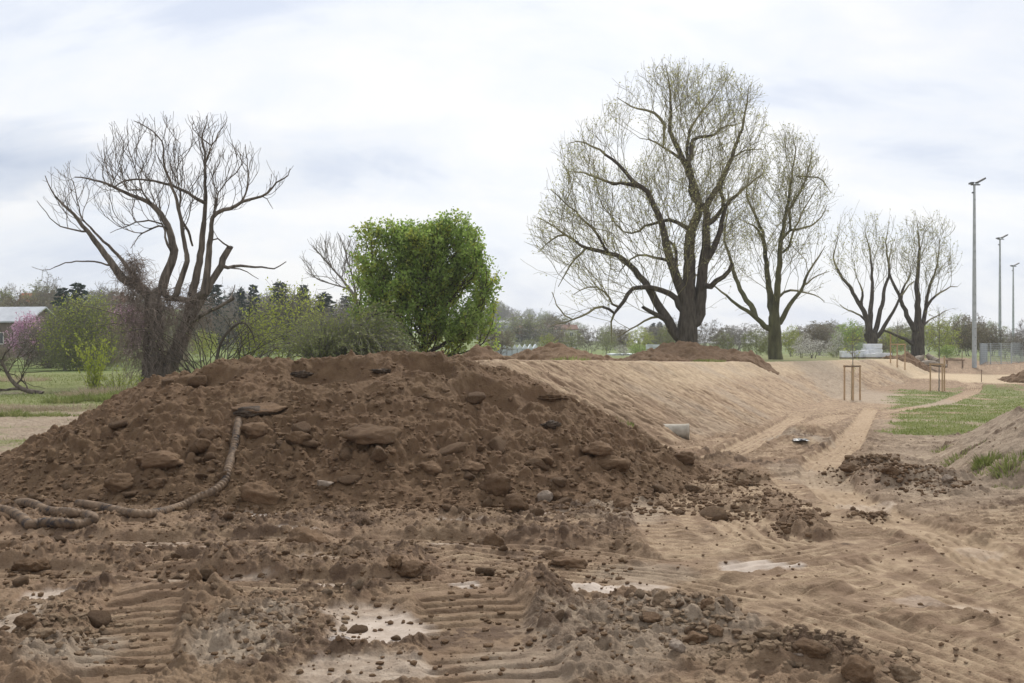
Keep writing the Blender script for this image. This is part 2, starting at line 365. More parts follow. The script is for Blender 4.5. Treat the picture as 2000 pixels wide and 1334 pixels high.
PATCH = [  # px, row, rx, ry, pale, grey, wet, flat
    (735, 1238, 130, 40, .85, .4, .45, 1), (690, 1205, 95, 22, .6, .4, .3, .8), (1170, 1156, 78, 15, 1.1, 0, .35, .9), (1250, 1145, 70, 9, .7, .2, .2, .8),
    (1485, 1106, 95, 16, 1.1, 0, .3, .9), (95, 1172, 70, 16, .85, 0, .25, .8), (1335, 1190, 38, 26, .9, .3, .3, .7), (500, 1012, 70, 8, 1.0, 0, .2, .8),
    (890, 1024, 75, 7, .8, .2, .2, .8), (1080, 1010, 70, 8, .5, .4, .1, .6), (380, 1249, 16, 8, 0, .3, 1.0, 1.2), (662, 1251, 30, 10, .3, .3, .85, 1.1),
    (650, 1147, 100, 10, .7, 0, .2, .6), (20, 1240, 50, 50, .5, .7, .3, .7), (700, 1320, 170, 40, .5, .7, .3, .6), (300, 1062, 90, 6, .5, 0, .1, .6),
    (900, 1065, 90, 6, .6, 0, .1, .6), (1690, 990, 70, 14, .5, .1, 0, .6), (470, 1070, 120, 5, .7, 0, .1, .6), (600, 1095, 130, 6, .45, 0, .1, .5),
    (1840, 1180, 120, 16, .5, 0, 0, .5), (560, 1040, 90, 6, .8, 0, .1, .6), (1910, 1080, 60, 8, .5, 0, 0, .5), (910, 1140, 40, 7, .9, 0, .2, .6),
    (430, 1130, 160, 5, .5, 0, .1, .5), (1440, 1250, 60, 20, 0, .6, 0, 0), (480, 1260, 120, 60, .1, .9, .25, .2), (130, 1290, 110, 50, 0, .9, .2, .1),
    (1250, 1240, 260, 70, 0, .75, .15, 0), (1100, 1300, 260, 50, 0, .6, .15, 0), (1250, 1120, 120, 22, 0, .5, 0, 0),
    (1200, 1000, 130, 30, .2, .6, 0, 0), (1560, 860, 60, 14, 0, .9, 0, 0), (1580, 930, 80, 25, 0, .45, 0, 0), (1700, 775, 120, 20, .1, .8, 0, .5)]
MOUNDS = [  # px, row, rx(m), ry(m), height, rough
    (1700, 930, .75, .5, .17, 1), (1775, 950, .9, .5, .20, 1), (1860, 965, .5, .4, .08, 1), (1740, 915, .5, .4, .12, 1), (1580, 852, .55, .6, .25, 0), (1560, 868, .6, .5, .12, .6),
    (1550, 1032, .45, .35, .13, 1), (1690, 1010, .35, .25, .09, .8), (1830, 1055, .5, .3, .10, .8), (1440, 945, .45, .3, .10, 1),
    (640, 1180, .3, .2, .08, .8), (1050, 1165, .14, .5, .14, .5), (1090, 1215, .2, .6, .09, .7), (500, 1225, .3, .5, .10, .8), (60, 1235, .3, .5, .12, 1),
    (90, 1310, .4, .3, .10, 1), (1280, 1210, .45, .35, .13, 1), (1400, 1235, .5, .3, .12, 1), (1600, 1310, .7, .3, .12, 1), (1200, 1290, .5, .4, .07, 1),
    (1850, 1075, .6, .25, .1, .6), (1560, 1150, .4, .2, .08, .6), (600, 1060, .3, .25, .12, .8), (1100, 1060, .6, .25, .09, .9), (400, 1110, .6, .3, .1, .8),
    (150, 1090, .7, .35, .10, .8), (850, 1075, .8, .3, .07, .8), (1390, 905, .5, .5, .15, .7), (330, 1165, .5, .3, .12, .9), (1750, 1210, .5, .15, .06, .4),
    (1940, 760, 3.0, 2.0, .35, .7), (1820, 745, 4.0, 3.0, .25, .6)]
def mound_right(X, Y):
    P = np.array([(10.4, 19.6), (8.4, 18.2), (7.0, 16.4), (6.05, 14), (5.6, 12.2), (7.2, 10.4), (10, 9), (22, 8), (22, 22), (13, 21)], float)
    d, al = poly_sd(X + .25 * fbm(X * .7, Y * .7, 3), Y, P); return d, al
def land(X, Y, full=False):
    X = np.asarray(X, float); Y = np.asarray(Y, float)
    Ya = np.maximum(Y, 0); base = corr(Ya)
    left = ss(-.06, -.2, X / np.maximum(Y, 8)) * ss(10, 25, Y)
    base = base * (1 - left) + left * np.interp(Ya, [0, 30, 60, 90, 110, 200, 900], [0, -.05, .0, .05, .55, 1.0, 3.0])
    # pond hollow on the left
    pd = np.hypot((X + 21.5) / 8.0, (Y - 43) / 6.5) + .25 * fbm(X * .2, Y * .2, 3)
    base = base - .62 * (1 - ss(.6, 1.1, pd))
    # rising land far left and the far hill
    base = base + 9 * np.exp(-(((X + 120) / 75) ** 2 + ((Y - 260) / 90) ** 2)) + 13 * np.exp(-(((X + 10) / 40) ** 2 + ((Y - 610) / 80) ** 2)) + 5 * np.exp(-(((X + 60) / 60) ** 2 + ((Y - 300) / 80) ** 2))
    base = base + 4 * ss(300, 700, Y)
    d, al = poly_sd(X, Y, FOOT)
    plat = np.interp(Ya, [13, 20, 35, 60, 100, 300], [1.5, 1.44, 1.2, .86, .75, .7]) + .05 * fbm(X * .25, Y * .25, 3)
    d2 = d + .18 * fbm(X * .5 + 3, Y * .5, 3)
    rampz = base + .52 * np.maximum(d2, 0) ** 1.0
    kk = .12; h = np.clip(.5 + .5 * (plat - rampz) / kk, 0, 1); emb = plat * (1 - h) + rampz * h - kk * h * (1 - h)
    Z = np.where(d2 > 0, np.where(plat > base, emb, base), base)
    dr, alr = mound_right(X, Y)
    Z = Z + np.minimum(.58 * np.maximum(dr, 0), .62 + .05 * dr) * (X > 5) * (Y < 24)
    if not full: return Z
    return Z, d2, al, plat - base, dr, alr, pd
def stencil(X, Y):
    """fine relief and material masks of the ground"""
    Z, d, al, hgt, dr, alr, pd = land(X, Y, True)
    near = ss(70, 35, Y)
    slope = (d > 0) & (d * .52 < hgt + .15)
    slopem = ss(-.1, .25, d) * (1 - ss(-.05, .35, d * .52 - hgt)) * ss(100, 80, Y)
    platm = ss(-.05, .35, d * .52 - hgt) * (d > 0)
    ang = X / np.maximum(Y, .5)
    # wide material fields
    nb = fbm(X * .45, Y * .45, 4); nb2 = fbm(X * 1.3 + 40, Y * 1.3, 4); streaky = fbm(X * .8 + 9, Y * 3.2, 4)
    sand = ss(-.10, .24, ang + .12 * nb) * .54 + .25 * nb2 + .12 + .42 * streaky
    bp = ss(-.12, .22, fbm(X * .55 + 33, Y * .8 + 5, 4, .55)) * ss(.0, .1, ang) * ss(30, 20, Y); sand = sand - .66 * bp
    sand = np.where(Y > 60, sand * .6, sand)
    pale = np.zeros_like(X); grey = np.zeros_like(X); wet = np.zeros_like(X); flat = np.zeros_like(X); rough = np.ones_like(X)
    # mud in the middle, smoother sand to the right
    mudm = ss(.28, -.02, ang + .1 * nb) * ss(14, 9, Y)
    A = .22 + .78 * mudm
    for (px, row, rx, ry, p_, g_, w_, fl) in PATCH:
        x0, y0 = gp(px, row); ax = rx / F * y0; ay = ry * y0 * y0 / (CZ * F) * 1.05
        m = (abs(X - x0) < ax * 2) & (abs(Y - y0) < ay * 2)
        if not m.any(): continue
        xm, ym = X[m], Y[m]
        q = np.hypot((xm - x0) / ax, (ym - y0) / ay) + .35 * fbm(xm * 2.2 + px, ym * 2.2, 4) * (1 if w_ < .8 else .6)
        e_ = 1 - ss(.62, 1.08, q)
        pale[m] = np.maximum(pale[m], p_ * e_); grey[m] = np.maximum(grey[m], g_ * e_); wet[m] = np.maximum(wet[m], w_ * e_); flat[m] = np.maximum(flat[m], fl * e_)
    lump = np.zeros_like(X)
    for i, (px, row, rx, ry, h, rg) in enumerate(MOUNDS):
        x0, y0 = gp(px, row); m = (abs(X - x0) < rx * 2) & (abs(Y - y0) < ry * 2)
        if not m.any(): continue
        xm, ym = X[m], Y[m]
        q = np.hypot((xm - x0) / rx, (ym - y0) / ry) + .35 * fbm(xm * 1.3 / max(rx, .4) + i * 7, ym * 1.3 / max(ry, .4), 3)
        e_ = 1 - ss(.1, 1.15, q); Z[m] += h * (.50 if row > 1000 else .8) * np.minimum(e_ * 1.5, 1) ** .8; lump[m] = np.maximum(lump[m], e_ * rg)
        if rg >= .9: sand[m] -= e_ * 1.0
    A = np.maximum(np.maximum(A, lump), .75 * bp)
    # machine tracks
    trk = np.zeros_like(X); Zt = np.zeros_like(X); Pt = np.zeros_like(X)
    for kind, P, hw, sd_ in TRACKS:
        P = smooth_path(P, 6); x0, y0 = P.min(0) - 1; x1, y1 = P.max(0) + 1
        m = (X > x0) & (X < x1) & (Y > y0) & (Y < y1)
        if not m.any(): continue
        xm, ym = X[m], Y[m]; wx = .05 * fbm(xm * 1.5, ym * 1.5, 3)
        q, s_, t_ = polyline(xm + wx, ym + wx, P)
        q = q + .05 * fbm(xm * 3, ym * 3, 3); win = 1 - ss(hw * .8, hw * 1.08, q); berm = np.exp(-((q - hw * 1.18) / .07) ** 2)
        brk = ss(-.35, .15, fbm(xm * 1.1 + 5, ym * 1.1 + hw * 50, 3)); win2 = win * brk
        if kind == 'grouser':
            ph = s_ / .165 + .14 * fbm(xm * 2.0, ym * 2.0, 2) + .25 * abs(t_) / hw; fr = ph - np.floor(ph)
            rid = .9 - np.exp(-((fr - .5) / .11) ** 2) + .45 * np.exp(-((fr - .72) / .08) ** 2)
            Zt[m] = Zt[m] * (1 - win) + win2 * (-.022 + .034 * rid) + berm * .016 * brk
            A_ = A[m]; A[m] = A_ * (1 - .75 * win2) 
        elif kind == 'tyre':
            Zt[m] = Zt[m] * (1 - win) + win * (-.035) + win2 * (.013 * np.tanh(2.5 * np.cos(2 * math.pi * t_ / .13)) + .006 * np.cos(2 * math.pi * s_ / .20)) + berm * .022 * brk
            A[m] *= (1 - .95 * win)
        else:
            Zt[m] = Zt[m] * (1 - win) + win2 * (-.02 + .014 * np.cos(2 * math.pi * t_ / .12 + 3 * fbm(xm, ym * 3, 2))) + berm * .02 * brk
            A[m] *= (1 - .4 * win2)
        pat = {'tyre': .6 * np.tanh(2.5 * np.cos(2 * math.pi * t_ / .13)) + .35 * np.cos(2 * math.pi * s_ / .20), 'grouser': -.55 * np.cos(2 * math.pi * (s_ / .165 + .14 * fbm(xm * 2.0, ym * 2.0, 2) + .25 * abs(t_) / hw)), 'long': .3 * np.cos(2 * math.pi * t_ / .12)}[kind]
        Pt[m] = Pt[m] * (1 - win) + win2 * pat
        sand[m] = np.where(win > .05, sand[m] * (1 - win * .7) + win * (.95 if sd_ > 1 else min(sd_ * .72, .72)) * (.75 + .35 * brk), sand[m]); sand[m] -= .75 * np.exp(-((q - hw * 1.22) / .10) ** 2) * ss(-.2, .3, fbm(xm * 1.7 + 9, ym * 1.7, 3)); trk[m] = np.maximum(trk[m], win)
    # relief
    clodm = np.zeros_like(X)
    amp = A * (1 - .92 * np.clip(flat, 0, 1))
    near2 = ss(60, 25, Y)
    clod = tile(X, Y, 1.0, .3) * 1.0 + tile(X, Y, 2.1, 1.1, 1.3, 2.2) * .9
    bump = .018 * fbm(X * .6, Y * .6, 2) + .010 * fbm(X * 3.2, Y * 3.2, 5, .6)
    rid = 1 - abs(fbm(X * 2.1 + 7, Y * 3.4, 4, .6)) * 2.2
    bump = bump + .012 * np.clip(rid, 0, 1) ** 2
    sh = fbm(X * .9 + 31, Y * 2.6, 5, .55)               # thin crusts that end in small ledges
    for q_, th_ in enumerate((-.35, -.12, .08, .30, .5)): bump = bump + .013 * ss(th_, th_ + .03, sh + .06 * fbm(X * 9, Y * 9, 2))
    bil = .022 * np.abs(fbm(X * 5.6 + 3, Y * 6.5, 3, .6)) + .020 * np.abs(fbm(X * 13, Y * 14 + 5, 3, .6))
    Zr = amp * (bump + bil + clod * .85 * ss(-.4, .15, nb2 + lump) + .012 * fbm(X * 16, Y * 16, 4, .65))
    # tread ripples left everywhere machines turned on the softer sand
    wph = (Y * .93 + X * .25 * np.sin(X * .35) + .9 * fbm(X * .35 + 8, Y * .35, 2)) / .17; fr = wph - np.floor(wph); rp = .8 - np.exp(-((fr - .5) / .12) ** 2) + .4 * np.exp(-((fr - .74) / .09) ** 2)
    gate = ss(-.05, .2, fbm(X * .9 + 12, Y * 1.1 + 3, 3)) * ss(-.06, .06, ang) * ss(26, 18, Y) * (1 - flat) * (1 - trk) * (1 - lump)
    Zr = Zr + .017 * rp * gate; sand = sand + .25 * (rp - .4) * gate
    gg = ss(-.4, .15, nb2 + lump) * np.clip(amp * 1.3, 0, 1); clodm = ss(.006, .022, clod) * gg * .75 * (.45 + .55 * ss(-.3, .3, fbm(X * .7 + 60, Y * .9, 3)))
    cr1 = tile(X, Y, 1.45, 2.3, .4, 3.1); cr2 = tile(X, Y, 2.9, .8, 1.4, .1); gt2 = ss(-.35, .25, fbm(X * 1.6 + 21, Y * 2.6, 4, .6)) * (1 - flat) * (1 - .6 * trk)
    Zr = Zr + (cr1 * .55 + cr2 * .7) * gt2 * (1 - .6 * mudm); sand = sand - (ss(.004, .014, cr1) * .45 + ss(.003, .009, cr2) * .30) * gt2 + .006 * fbm(X * 22, Y * 22, 3) * near2 * (1 - .8 * flat)
    Zr = Zr + .006 * (1 - amp) * fbm(X * 5, Y * 9, 3) * (1 - flat * .8)
    # creases dragged over the sand
    cr = fbm(X * 1.2 + .5 * fbm(X, Y, 2) + 4, Y * 7.5 - X * 2.0, 4, .6)
    Zr = Zr + .016 * ss(-.15, -.02, cr) * (1 - mudm) * (1 - flat) * (1 - .6 * trk) * near2
    sand = sand + .35 * np.clip(-cr, 0, 1) * (1 - mudm)
    Zr = Zr * (1 - .78 * trk)
    # streaks that run down the embankment
    st = fbm(al * 3.2 + .6 * fbm(X, Y, 2), d * .55, 5, .62); st2 = fbm(al * 9 + 3, d * 1.6, 3)
    gul = np.abs(fbm(al * .9 + .5 * fbm(X * .7, Y * .7, 2) + 15, d * .25 + 2, 3)); gl_ = (1 - ss(.0, .09, gul)) * ss(-.1, .2, fbm(al * .3, d * .3 + 4, 2))
    Zs = -.07 * gl_ + .085 * st + .045 * st2 + .9 * np.clip(tile(al * .8, d * .35, 1.0) - .018, 0, .04) * 1.0
    Z = Z + np.where(slopem > 0, slopem * Zs + (1 - slopem) * Zr, Zr) * (1 - .7 * platm)
    sand = sand * (1 - slopem) + slopem * (.36 - .35 * gl_ + 1.15 * st + .85 * st2 + .25 * fbm(X * .25, Y * .25, 2) + .15 * ss(16, 34, Y))
    grey = np.maximum(grey, slopem * ss(.0, .5, fbm(X * .35 + 2, Y * .35 + 8, 3)) * .55)
    Z = Z + Zt; sand = sand + Pt * .62 * np.clip(trk * 1.3, 0, 1)
    # right hand bank
    rm = ss(0, .4, dr) * (X > 5) * (Y < 24); sr = fbm(alr * 2.6, dr * .8, 5, .6)
    Z = Z + rm * .05 * sr; sand = sand * (1 - rm) + rm * (.25 + .4 * sr); grey = np.maximum(grey, rm * .8)
    grey = np.maximum(grey, ss(.30, .42, ang) * ss(9, 12, Y) * .65 * (Y < 30) * (1 - ss(.3, .8, trk)))
    # plateau and the golden haul road at the back right
    gold = ss(0, .5, platm * ss(16, 22, Y)) * ss(60, 45, Y) * .5 * ss(-.02, .08, ang)
    road, s_, t_ = polyline(X, Y, smooth_path([(26, 84), (31, 80.5), (38, 77.5), (50, 76), (75, 76)], 6))
    gold = np.maximum(gold, (1 - ss(3.2, 4.8, road + .8 * fbm(X * .3, Y * .3, 3))))
    gold = np.maximum(gold, .55 * ss(-.3, .1, .6 - abs(d * .52 - hgt)) * (d > 0) * (Y > 18) * (Y < 75) * ss(.05, .2, ang))
    gold = gold * (X > 0) * (1 - ss(.6, 1, platm) * (Y > 40) * 1.0 * (ang < .3))
    # grass
    g = ss(.355, .40, ang + .03 * nb) * ss(17.5, 22, Y + nb * 2) * ss(72, 62, Y) * (.66 + .65 * fbm(X * .45, Y * .35, 5) )
    g = g * (1 - ss(.2, .8, trk)) * (1 - rm * .55)
    bare = 1 - ss(.8, 2.6, abs(Y - (66 + .0 * X))) ; g = g * (1 - .5 * bare * 0)
    g2 = ss(-.10, -.2, ang) * ss(15, 17, Y) * (.36 + .6 * fbm(X * .4, Y * .4, 4) + .20 * ss(24, 30, Y)) * ss(76, 64, Y) + ss(-.1, -.2, ang) * ss(26, 34, Y) * .35
    g3 = platm * ss(50, 62, Y) * .6 + ss(92, 110, Y) * .8 * (ang > 0)
    grass = np.clip(np.maximum(np.maximum(g, g2 * (Y < 130)), g3), 0, 1.1)
    grey = np.maximum(grey, ss(-.12, -.22, ang) * ss(15, 17, Y) * .9)
    meadow = ss(62, 72, Y) * ss(-.15, -.25, ang) + ss(150, 170, Y)
    meadow = np.clip(meadow, 0, 1)
    sand = sand * (1 - ss(-.12, -.22, ang) * (Y > 15)) 
    wet = np.where(Y < 15, wet, 0)
    cl = lambda a: np.clip(np.nan_to_num(a), 0, 1)
    m1 = np.stack([cl(sand), cl(pale), cl(grass), cl(wet)], -1); m2 = np.stack([cl(grey), cl(meadow), cl(gold), cl(clodm * (1 - slopem) * (Y < 40))], -1)
    return Z, m1, m2, slopem, grass, platm, gold

def build_ground():
    th = np.concatenate([np.linspace(-180, -36, 50)[:-1], np.linspace(-36, -29, 40)[:-1], np.linspace(-29, 29, 1200), np.linspace(29, 36, 40)[1:], np.linspace(36, 180, 50)[1:]])
    r1 = np.geomspace(.6, 4.3, 40)[:-1]; r2 = np.geomspace(4.3, 30, 1000)[:-1]; r3 = np.geomspace(30, 95, 260)[:-1]; r4 = np.geomspace(95, 1500, 110)
    rr = np.concatenate([r1, r2, r3, r4])
    T_, R_ = np.meshgrid(np.radians(th), rr); X = R_ * np.sin(T_); Y = R_ * np.cos(T_)
    Z, m1, m2, slopem, grass, platm, gold = stencil(X.ravel(), Y.ravel()); Z = Z.reshape(X.shape)
    nr, nc = X.shape; V = np.stack([X, Y, Z], -1).reshape(-1, 3)
    ii, jj = np.meshgrid(np.arange(nr - 1), np.arange(nc - 1), indexing='ij')
    a = ii * nc + jj; Fc = np.stack([a, a + nc, a + nc + 1, a + 1], -1).reshape(-1, 4)
    Fc = Fc[:, ::-1]
    fm = lambda arr: arr[Fc].mean(1)
    ang = V[:, 0] / np.maximum(V[:, 1], 1)
    sl = fm(slopem) > .5; 
    right_grass = (fm(grass) > .45) & (fm(ang) > .3) & (fm(V[:, 1]) < 75) & ~sl
    mead = ((fm(V[:, 1]) > 150) | ((fm(V[:, 1]) > 66) & (fm(ang) < -.2))) & ~sl
    road = (fm(gold) > .5) & (fm(V[:, 1]) > 70) & ~sl
    reg = np.zeros(len(Fc), int); reg[sl] = 1; reg[right_grass] = 2; reg[mead] = 3; reg[road] = 4
    for k_, nm in enumerate(['ground', 'embankment', 'grass_field', 'meadow', 'sand_road']):
        f = Fc[reg == k_]; u, inv = np.unique(f, return_inverse=True); inv = inv.reshape(f.shape)
        o = MB().add(V[u], inv).build(nm, MAT['soil'], None, True, {'m1': m1[u], 'm2': m2[u]}); tag(o, kind='structure')
    c = Fc[:10]
build_ground()
cap = MB(); a_ = np.linspace(0, 2 * math.pi, 33)[:-1]
cap.add(np.vstack([np.stack([.62 * np.cos(a_), .62 * np.sin(a_), a_ * 0 - .01], 1), [[0, 0, -.01]]]), [[i, (i + 1) % 32, 32] for i in range(32)])
o = cap.build('bare_soil', MAT['pile']); tag(o, kind='structure')

# pond
wt = MT('pond_water'); wt.bump(wt.noise(3, 3, .5, sc=(1, .4, 1)), .08, .05); wt.done((.045, .042, .028), .08, .5)
a_ = np.linspace(0, 2 * math.pi, 49)[:-1]
pw = MB().add(np.vstack([np.stack([-21.5 + 10 * np.cos(a_), 43 + 8 * np.sin(a_), a_ * 0 - .24], 1), [[-21.5, 43, -.24]]]), [[i, (i + 1) % 48, 48] for i in range(48)]).build('water', wt.m); tag(pw, kind='structure')

# ------------------------------------------------------------------ the heap of earth
CR = np.array([(-7.2, 14.6, -.08), (-6.5, 14.2, .24), (-5.8, 13.9, .62), (-4.95, 13.7, 1.17), (-4.4, 13.6, 1.36), (-4.05, 13.6, 1.47), (-3.7, 13.5, 1.60), (-3.3, 13.5, 1.56), (-2.85, 13.5, 1.60), (-2.1, 13.4, 1.64),
               (-1.6, 13.4, 1.66), (-1.2, 13.4, 1.63), (-.85, 13.5, 1.55), (-.4, 13.7, 1.48), (0, 13.8, 1.34), (.45, 13.7, 1.02), (.9, 13.6, .72), (1.4, 13.4, .50), (1.9, 13.1, .34), (2.35, 12.9, .18)], float)
LOBE = np.array([(-5.4, 12.6, .42), (-4.6, 12.2, .62), (-3.6, 11.9, .70), (-2.9, 12.1, .82), (-2.2, 11.9, .80), (-1.5, 11.8, .72), (-.8, 11.7, .62), (0, 11.7, .62), (.7, 11.8, .62), (1.3, 12.0, .48), (1.0, 11.5, .4), (-6.2, 13.1, .12)], float)
def heap(X, Y, detail=True):
    X = np.asarray(X, float); Y = np.asarray(Y, float)
    wx = X + .22 * fbm(X * .9, Y * .9, 3); wy = Y + .22 * fbm(X * .9 + 50, Y * .9, 3)
    P = smooth_path(CR, 4); Z = np.zeros_like(X)
    acc = 0; kk = 14.0
    for (a, b, c) in P: acc = acc + np.exp(kk * np.clip(c - .53 * np.hypot(wx - a, wy - b), -2, 3)) * .35
    for (a, b, c) in LOBE: acc = acc + np.exp(kk * np.clip(c - .50 * np.hypot(wx - a, wy - b), -2, 3)) * .6
    Z = np.log(acc + 1e-9) / kk - .03
    # scooped hollows with a steep back wall
    sm = np.zeros_like(X)
    for (px, py_, r, dep) in [(-.30, 12.75, .62, .30), (-2.35, 13.0, .60, .20), (-3.9, 13.0, .45, .16), (-1.1, 13.05, .40, .18), (.35, 13.1, .4, .14)]:
        q = np.hypot((X - px) / r, (Y - py_) / (r * .75)) + .15 * fbm(X * 2, Y * 2, 3)
        e_ = 1 - ss(.45, 1.05, q); Z = Z - dep * e_; sm = np.maximum(sm, e_)
    if detail:
        a1 = (1 - .85 * sm) * (.30 + .70 * ss(.0, .55, Z))
        Z = Z + (.10 * fbm(X * .9, Y * .9, 2) + .032 * fbm(X * 1.9, Y * 1.9, 4) + .018 * fbm(X * 4.2, Y * 4.2, 5, .6)) * a1 + .010 * fbm(X * 12, Y * 12, 4, .65) * (.3 + .7 * a1)
        rid = 1 - abs(fbm(X * 1.5 + 3, Y * 1.9, 4, .55)) * 2.0; Z = Z + .05 * np.clip(rid, 0, 1) ** 3 * a1
        Z = Z + (tile(X, Y * 1.1, 1.0, .9) * 1.5 + tile(X, Y, .7, .2, 2, 1) * .45 + .014 * np.abs(fbm(X * 5, Y * 5.5, 3, .6)) + .022 * np.abs(fbm(X * 12, Y * 12, 3, .6))) * a1 * (.35 + .65 * ss(1.3, .3, Z)) + tile(X, Y, 1.9, 2.0) * .6 * (.25 + .75 * a1)
        # little slump terraces
        tt = Z * 5.5 + 1.2 * fbm(X * 1.1, Y * 1.1, 3); fr = tt - np.floor(tt); Z = Z + (ss(.25, .75, fr) - fr) * .035 * a1
    return Z
gx = np.linspace(-8.6, 3.6, 900); gy = np.concatenate([np.linspace(9.4, 14.2, 400)[:-1], np.linspace(14.2, 17.6, 60)])
HX, HY = np.meshgrid(gx, gy); HZv = heap(HX.ravel(), HY.ravel()).reshape(HX.shape)
GZ = land(HX, HY)
V = np.stack([HX, HY, HZv], -1).reshape(-1, 3); nc = len(gx)
ii, jj = np.meshgrid(np.arange(len(gy) - 1), np.arange(nc - 1), indexing='ij'); a = ii * nc + jj
Fc = np.stack([a, a + 1, a + nc + 1, a + nc], -1).reshape(-1, 4)
low = (HZv - GZ).ravel() < -.10; Fc = Fc[~low[Fc].all(1)]
u, inv = np.unique(Fc, return_inverse=True)
pile = MB().add(V[u] - np.array([-2.3, 13, 0]), inv.reshape(Fc.shape)).build('dirt_pile', MAT['pile'], None, True); pile.location = (-2.3, 13, 0)
tag(pile, 'large heap of freshly dug dark brown earth in front of the sandy embankment', 'dirt pile')

def solid(x, y):                            # top of whatever earth is there
    x = np.atleast_1d(np.asarray(x, float)); y = np.atleast_1d(np.asarray(y, float))
    g = stencil(x, y)[0]; h = heap(x, y) if (x > -9).any() else g
    return np.where((x > -8.6) & (x < 3.6) & (y > 9.4) & (y < 17.6), np.maximum(g, h), g)
def hit(px, row, y0=4.2, y1=120, n=3000):   # where the line of sight through a photo pixel meets the earth
    Y = np.geomspace(y0, y1, n); X = (px - 1000) / F * Y; Zr = CZ - (row - HZ) / F * Y
    s_ = solid(X, Y); i = np.argmax(s_ >= Zr)
    return float(X[i]), float(Y[i]), float(s_[i])
def at(px, row, Y): return np.array([(px - 1000) / F * Y, Y, CZ - (row - HZ) / F * Y])
def zland(x, y): return float(land(np.array([x]), np.array([y]))[0])

# ------------------------------------------------------------------ loose clods and stones
def ico(sub):
    import bmesh
    b = bmesh.new(); bmesh.ops.create_icosphere(b, subdivisions=sub, radius=1); b.verts.ensure_lookup_table()
    v = np.array([x.co[:] for x in b.verts]); f = np.array([[q.index for q in p.verts] for p in b.faces]); b.free(); return v, f
ICO = {k_: ico(k_) for k_ in (1, 2, 3, 4)}
def rock_shape(seed, sub=3, sc=(1, 1, .8), planes=10, rough=.05):
    r_ = np.random.default_rng(seed); v, f = ICO[sub]
    n = r_.normal(size=(planes, 3)); n /= np.linalg.norm(n, axis=1)[:, None]; c = .62 + .38 * r_.random(planes)
    dd = v @ n.T; rad = np.min(np.where(dd > .05, c / np.maximum(dd, .05), 9), axis=1); rad = np.minimum(rad, 1.15)
    p = v * rad[:, None]
    rad2 = 1 + rough * 2.2 * (fbm(p[:, 0] * 2.2 + seed, p[:, 1] * 2.2 + p[:, 2] * 1.6, 5, .62) + .8 * fbm(p[:, 2] * 2.6 + seed * 2, p[:, 0] * 2.6, 5, .6)) - rough * .8 * np.abs(fbm(p[:, 1] * 4 + seed, p[:, 2] * 4 + p[:, 0] * 3, 3))
    return p * rad2[:, None] * np.array(sc), f
def rock(name, px, row, r, label, cat='clod', sc=(1, 1, .8), seed=0, mat='pile', group=None, sink=.42, rz=0, rx=0, sub=4, rough=.07, pos=None):
    x, y, z = pos if pos else hit(px, row)
    v, f = rock_shape(seed, sub, sc, rough=rough)
    v = v * r; c, s_ = math.cos(rx), math.sin(rx); v = v @ np.array([[1, 0, 0], [0, c, s_], [0, -s_, c]])
    o = MB().add(v, f).build(name, MAT[mat], None, True); o.location = (x, y, z + r * sc[2] * (1 - 2 * sink)); o.rotation_euler = (0, 0, rz)
    return tag(o, label, cat, group)
MAT['stone'] = mat_noise('pale_stone', (.18, .135, .10), (.33, .27, .215), 9, bump=.6, bd=.02)
MAT['darkclod'] = soil_material('damp_clod', False, (.66, .60, .54))
MAT['tanclod'] = soil_material('tan_clod', False, (.86, .80, .74))
MAT['greyclod'] = soil_material('grey_clod', False, (1.15, 1.2, 1.22))
MAT['tar'] = mat_noise('black_tar', (.035, .026, .020), (.12, .086, .06), 6, rough=.85, bump=.9, bd=.04)
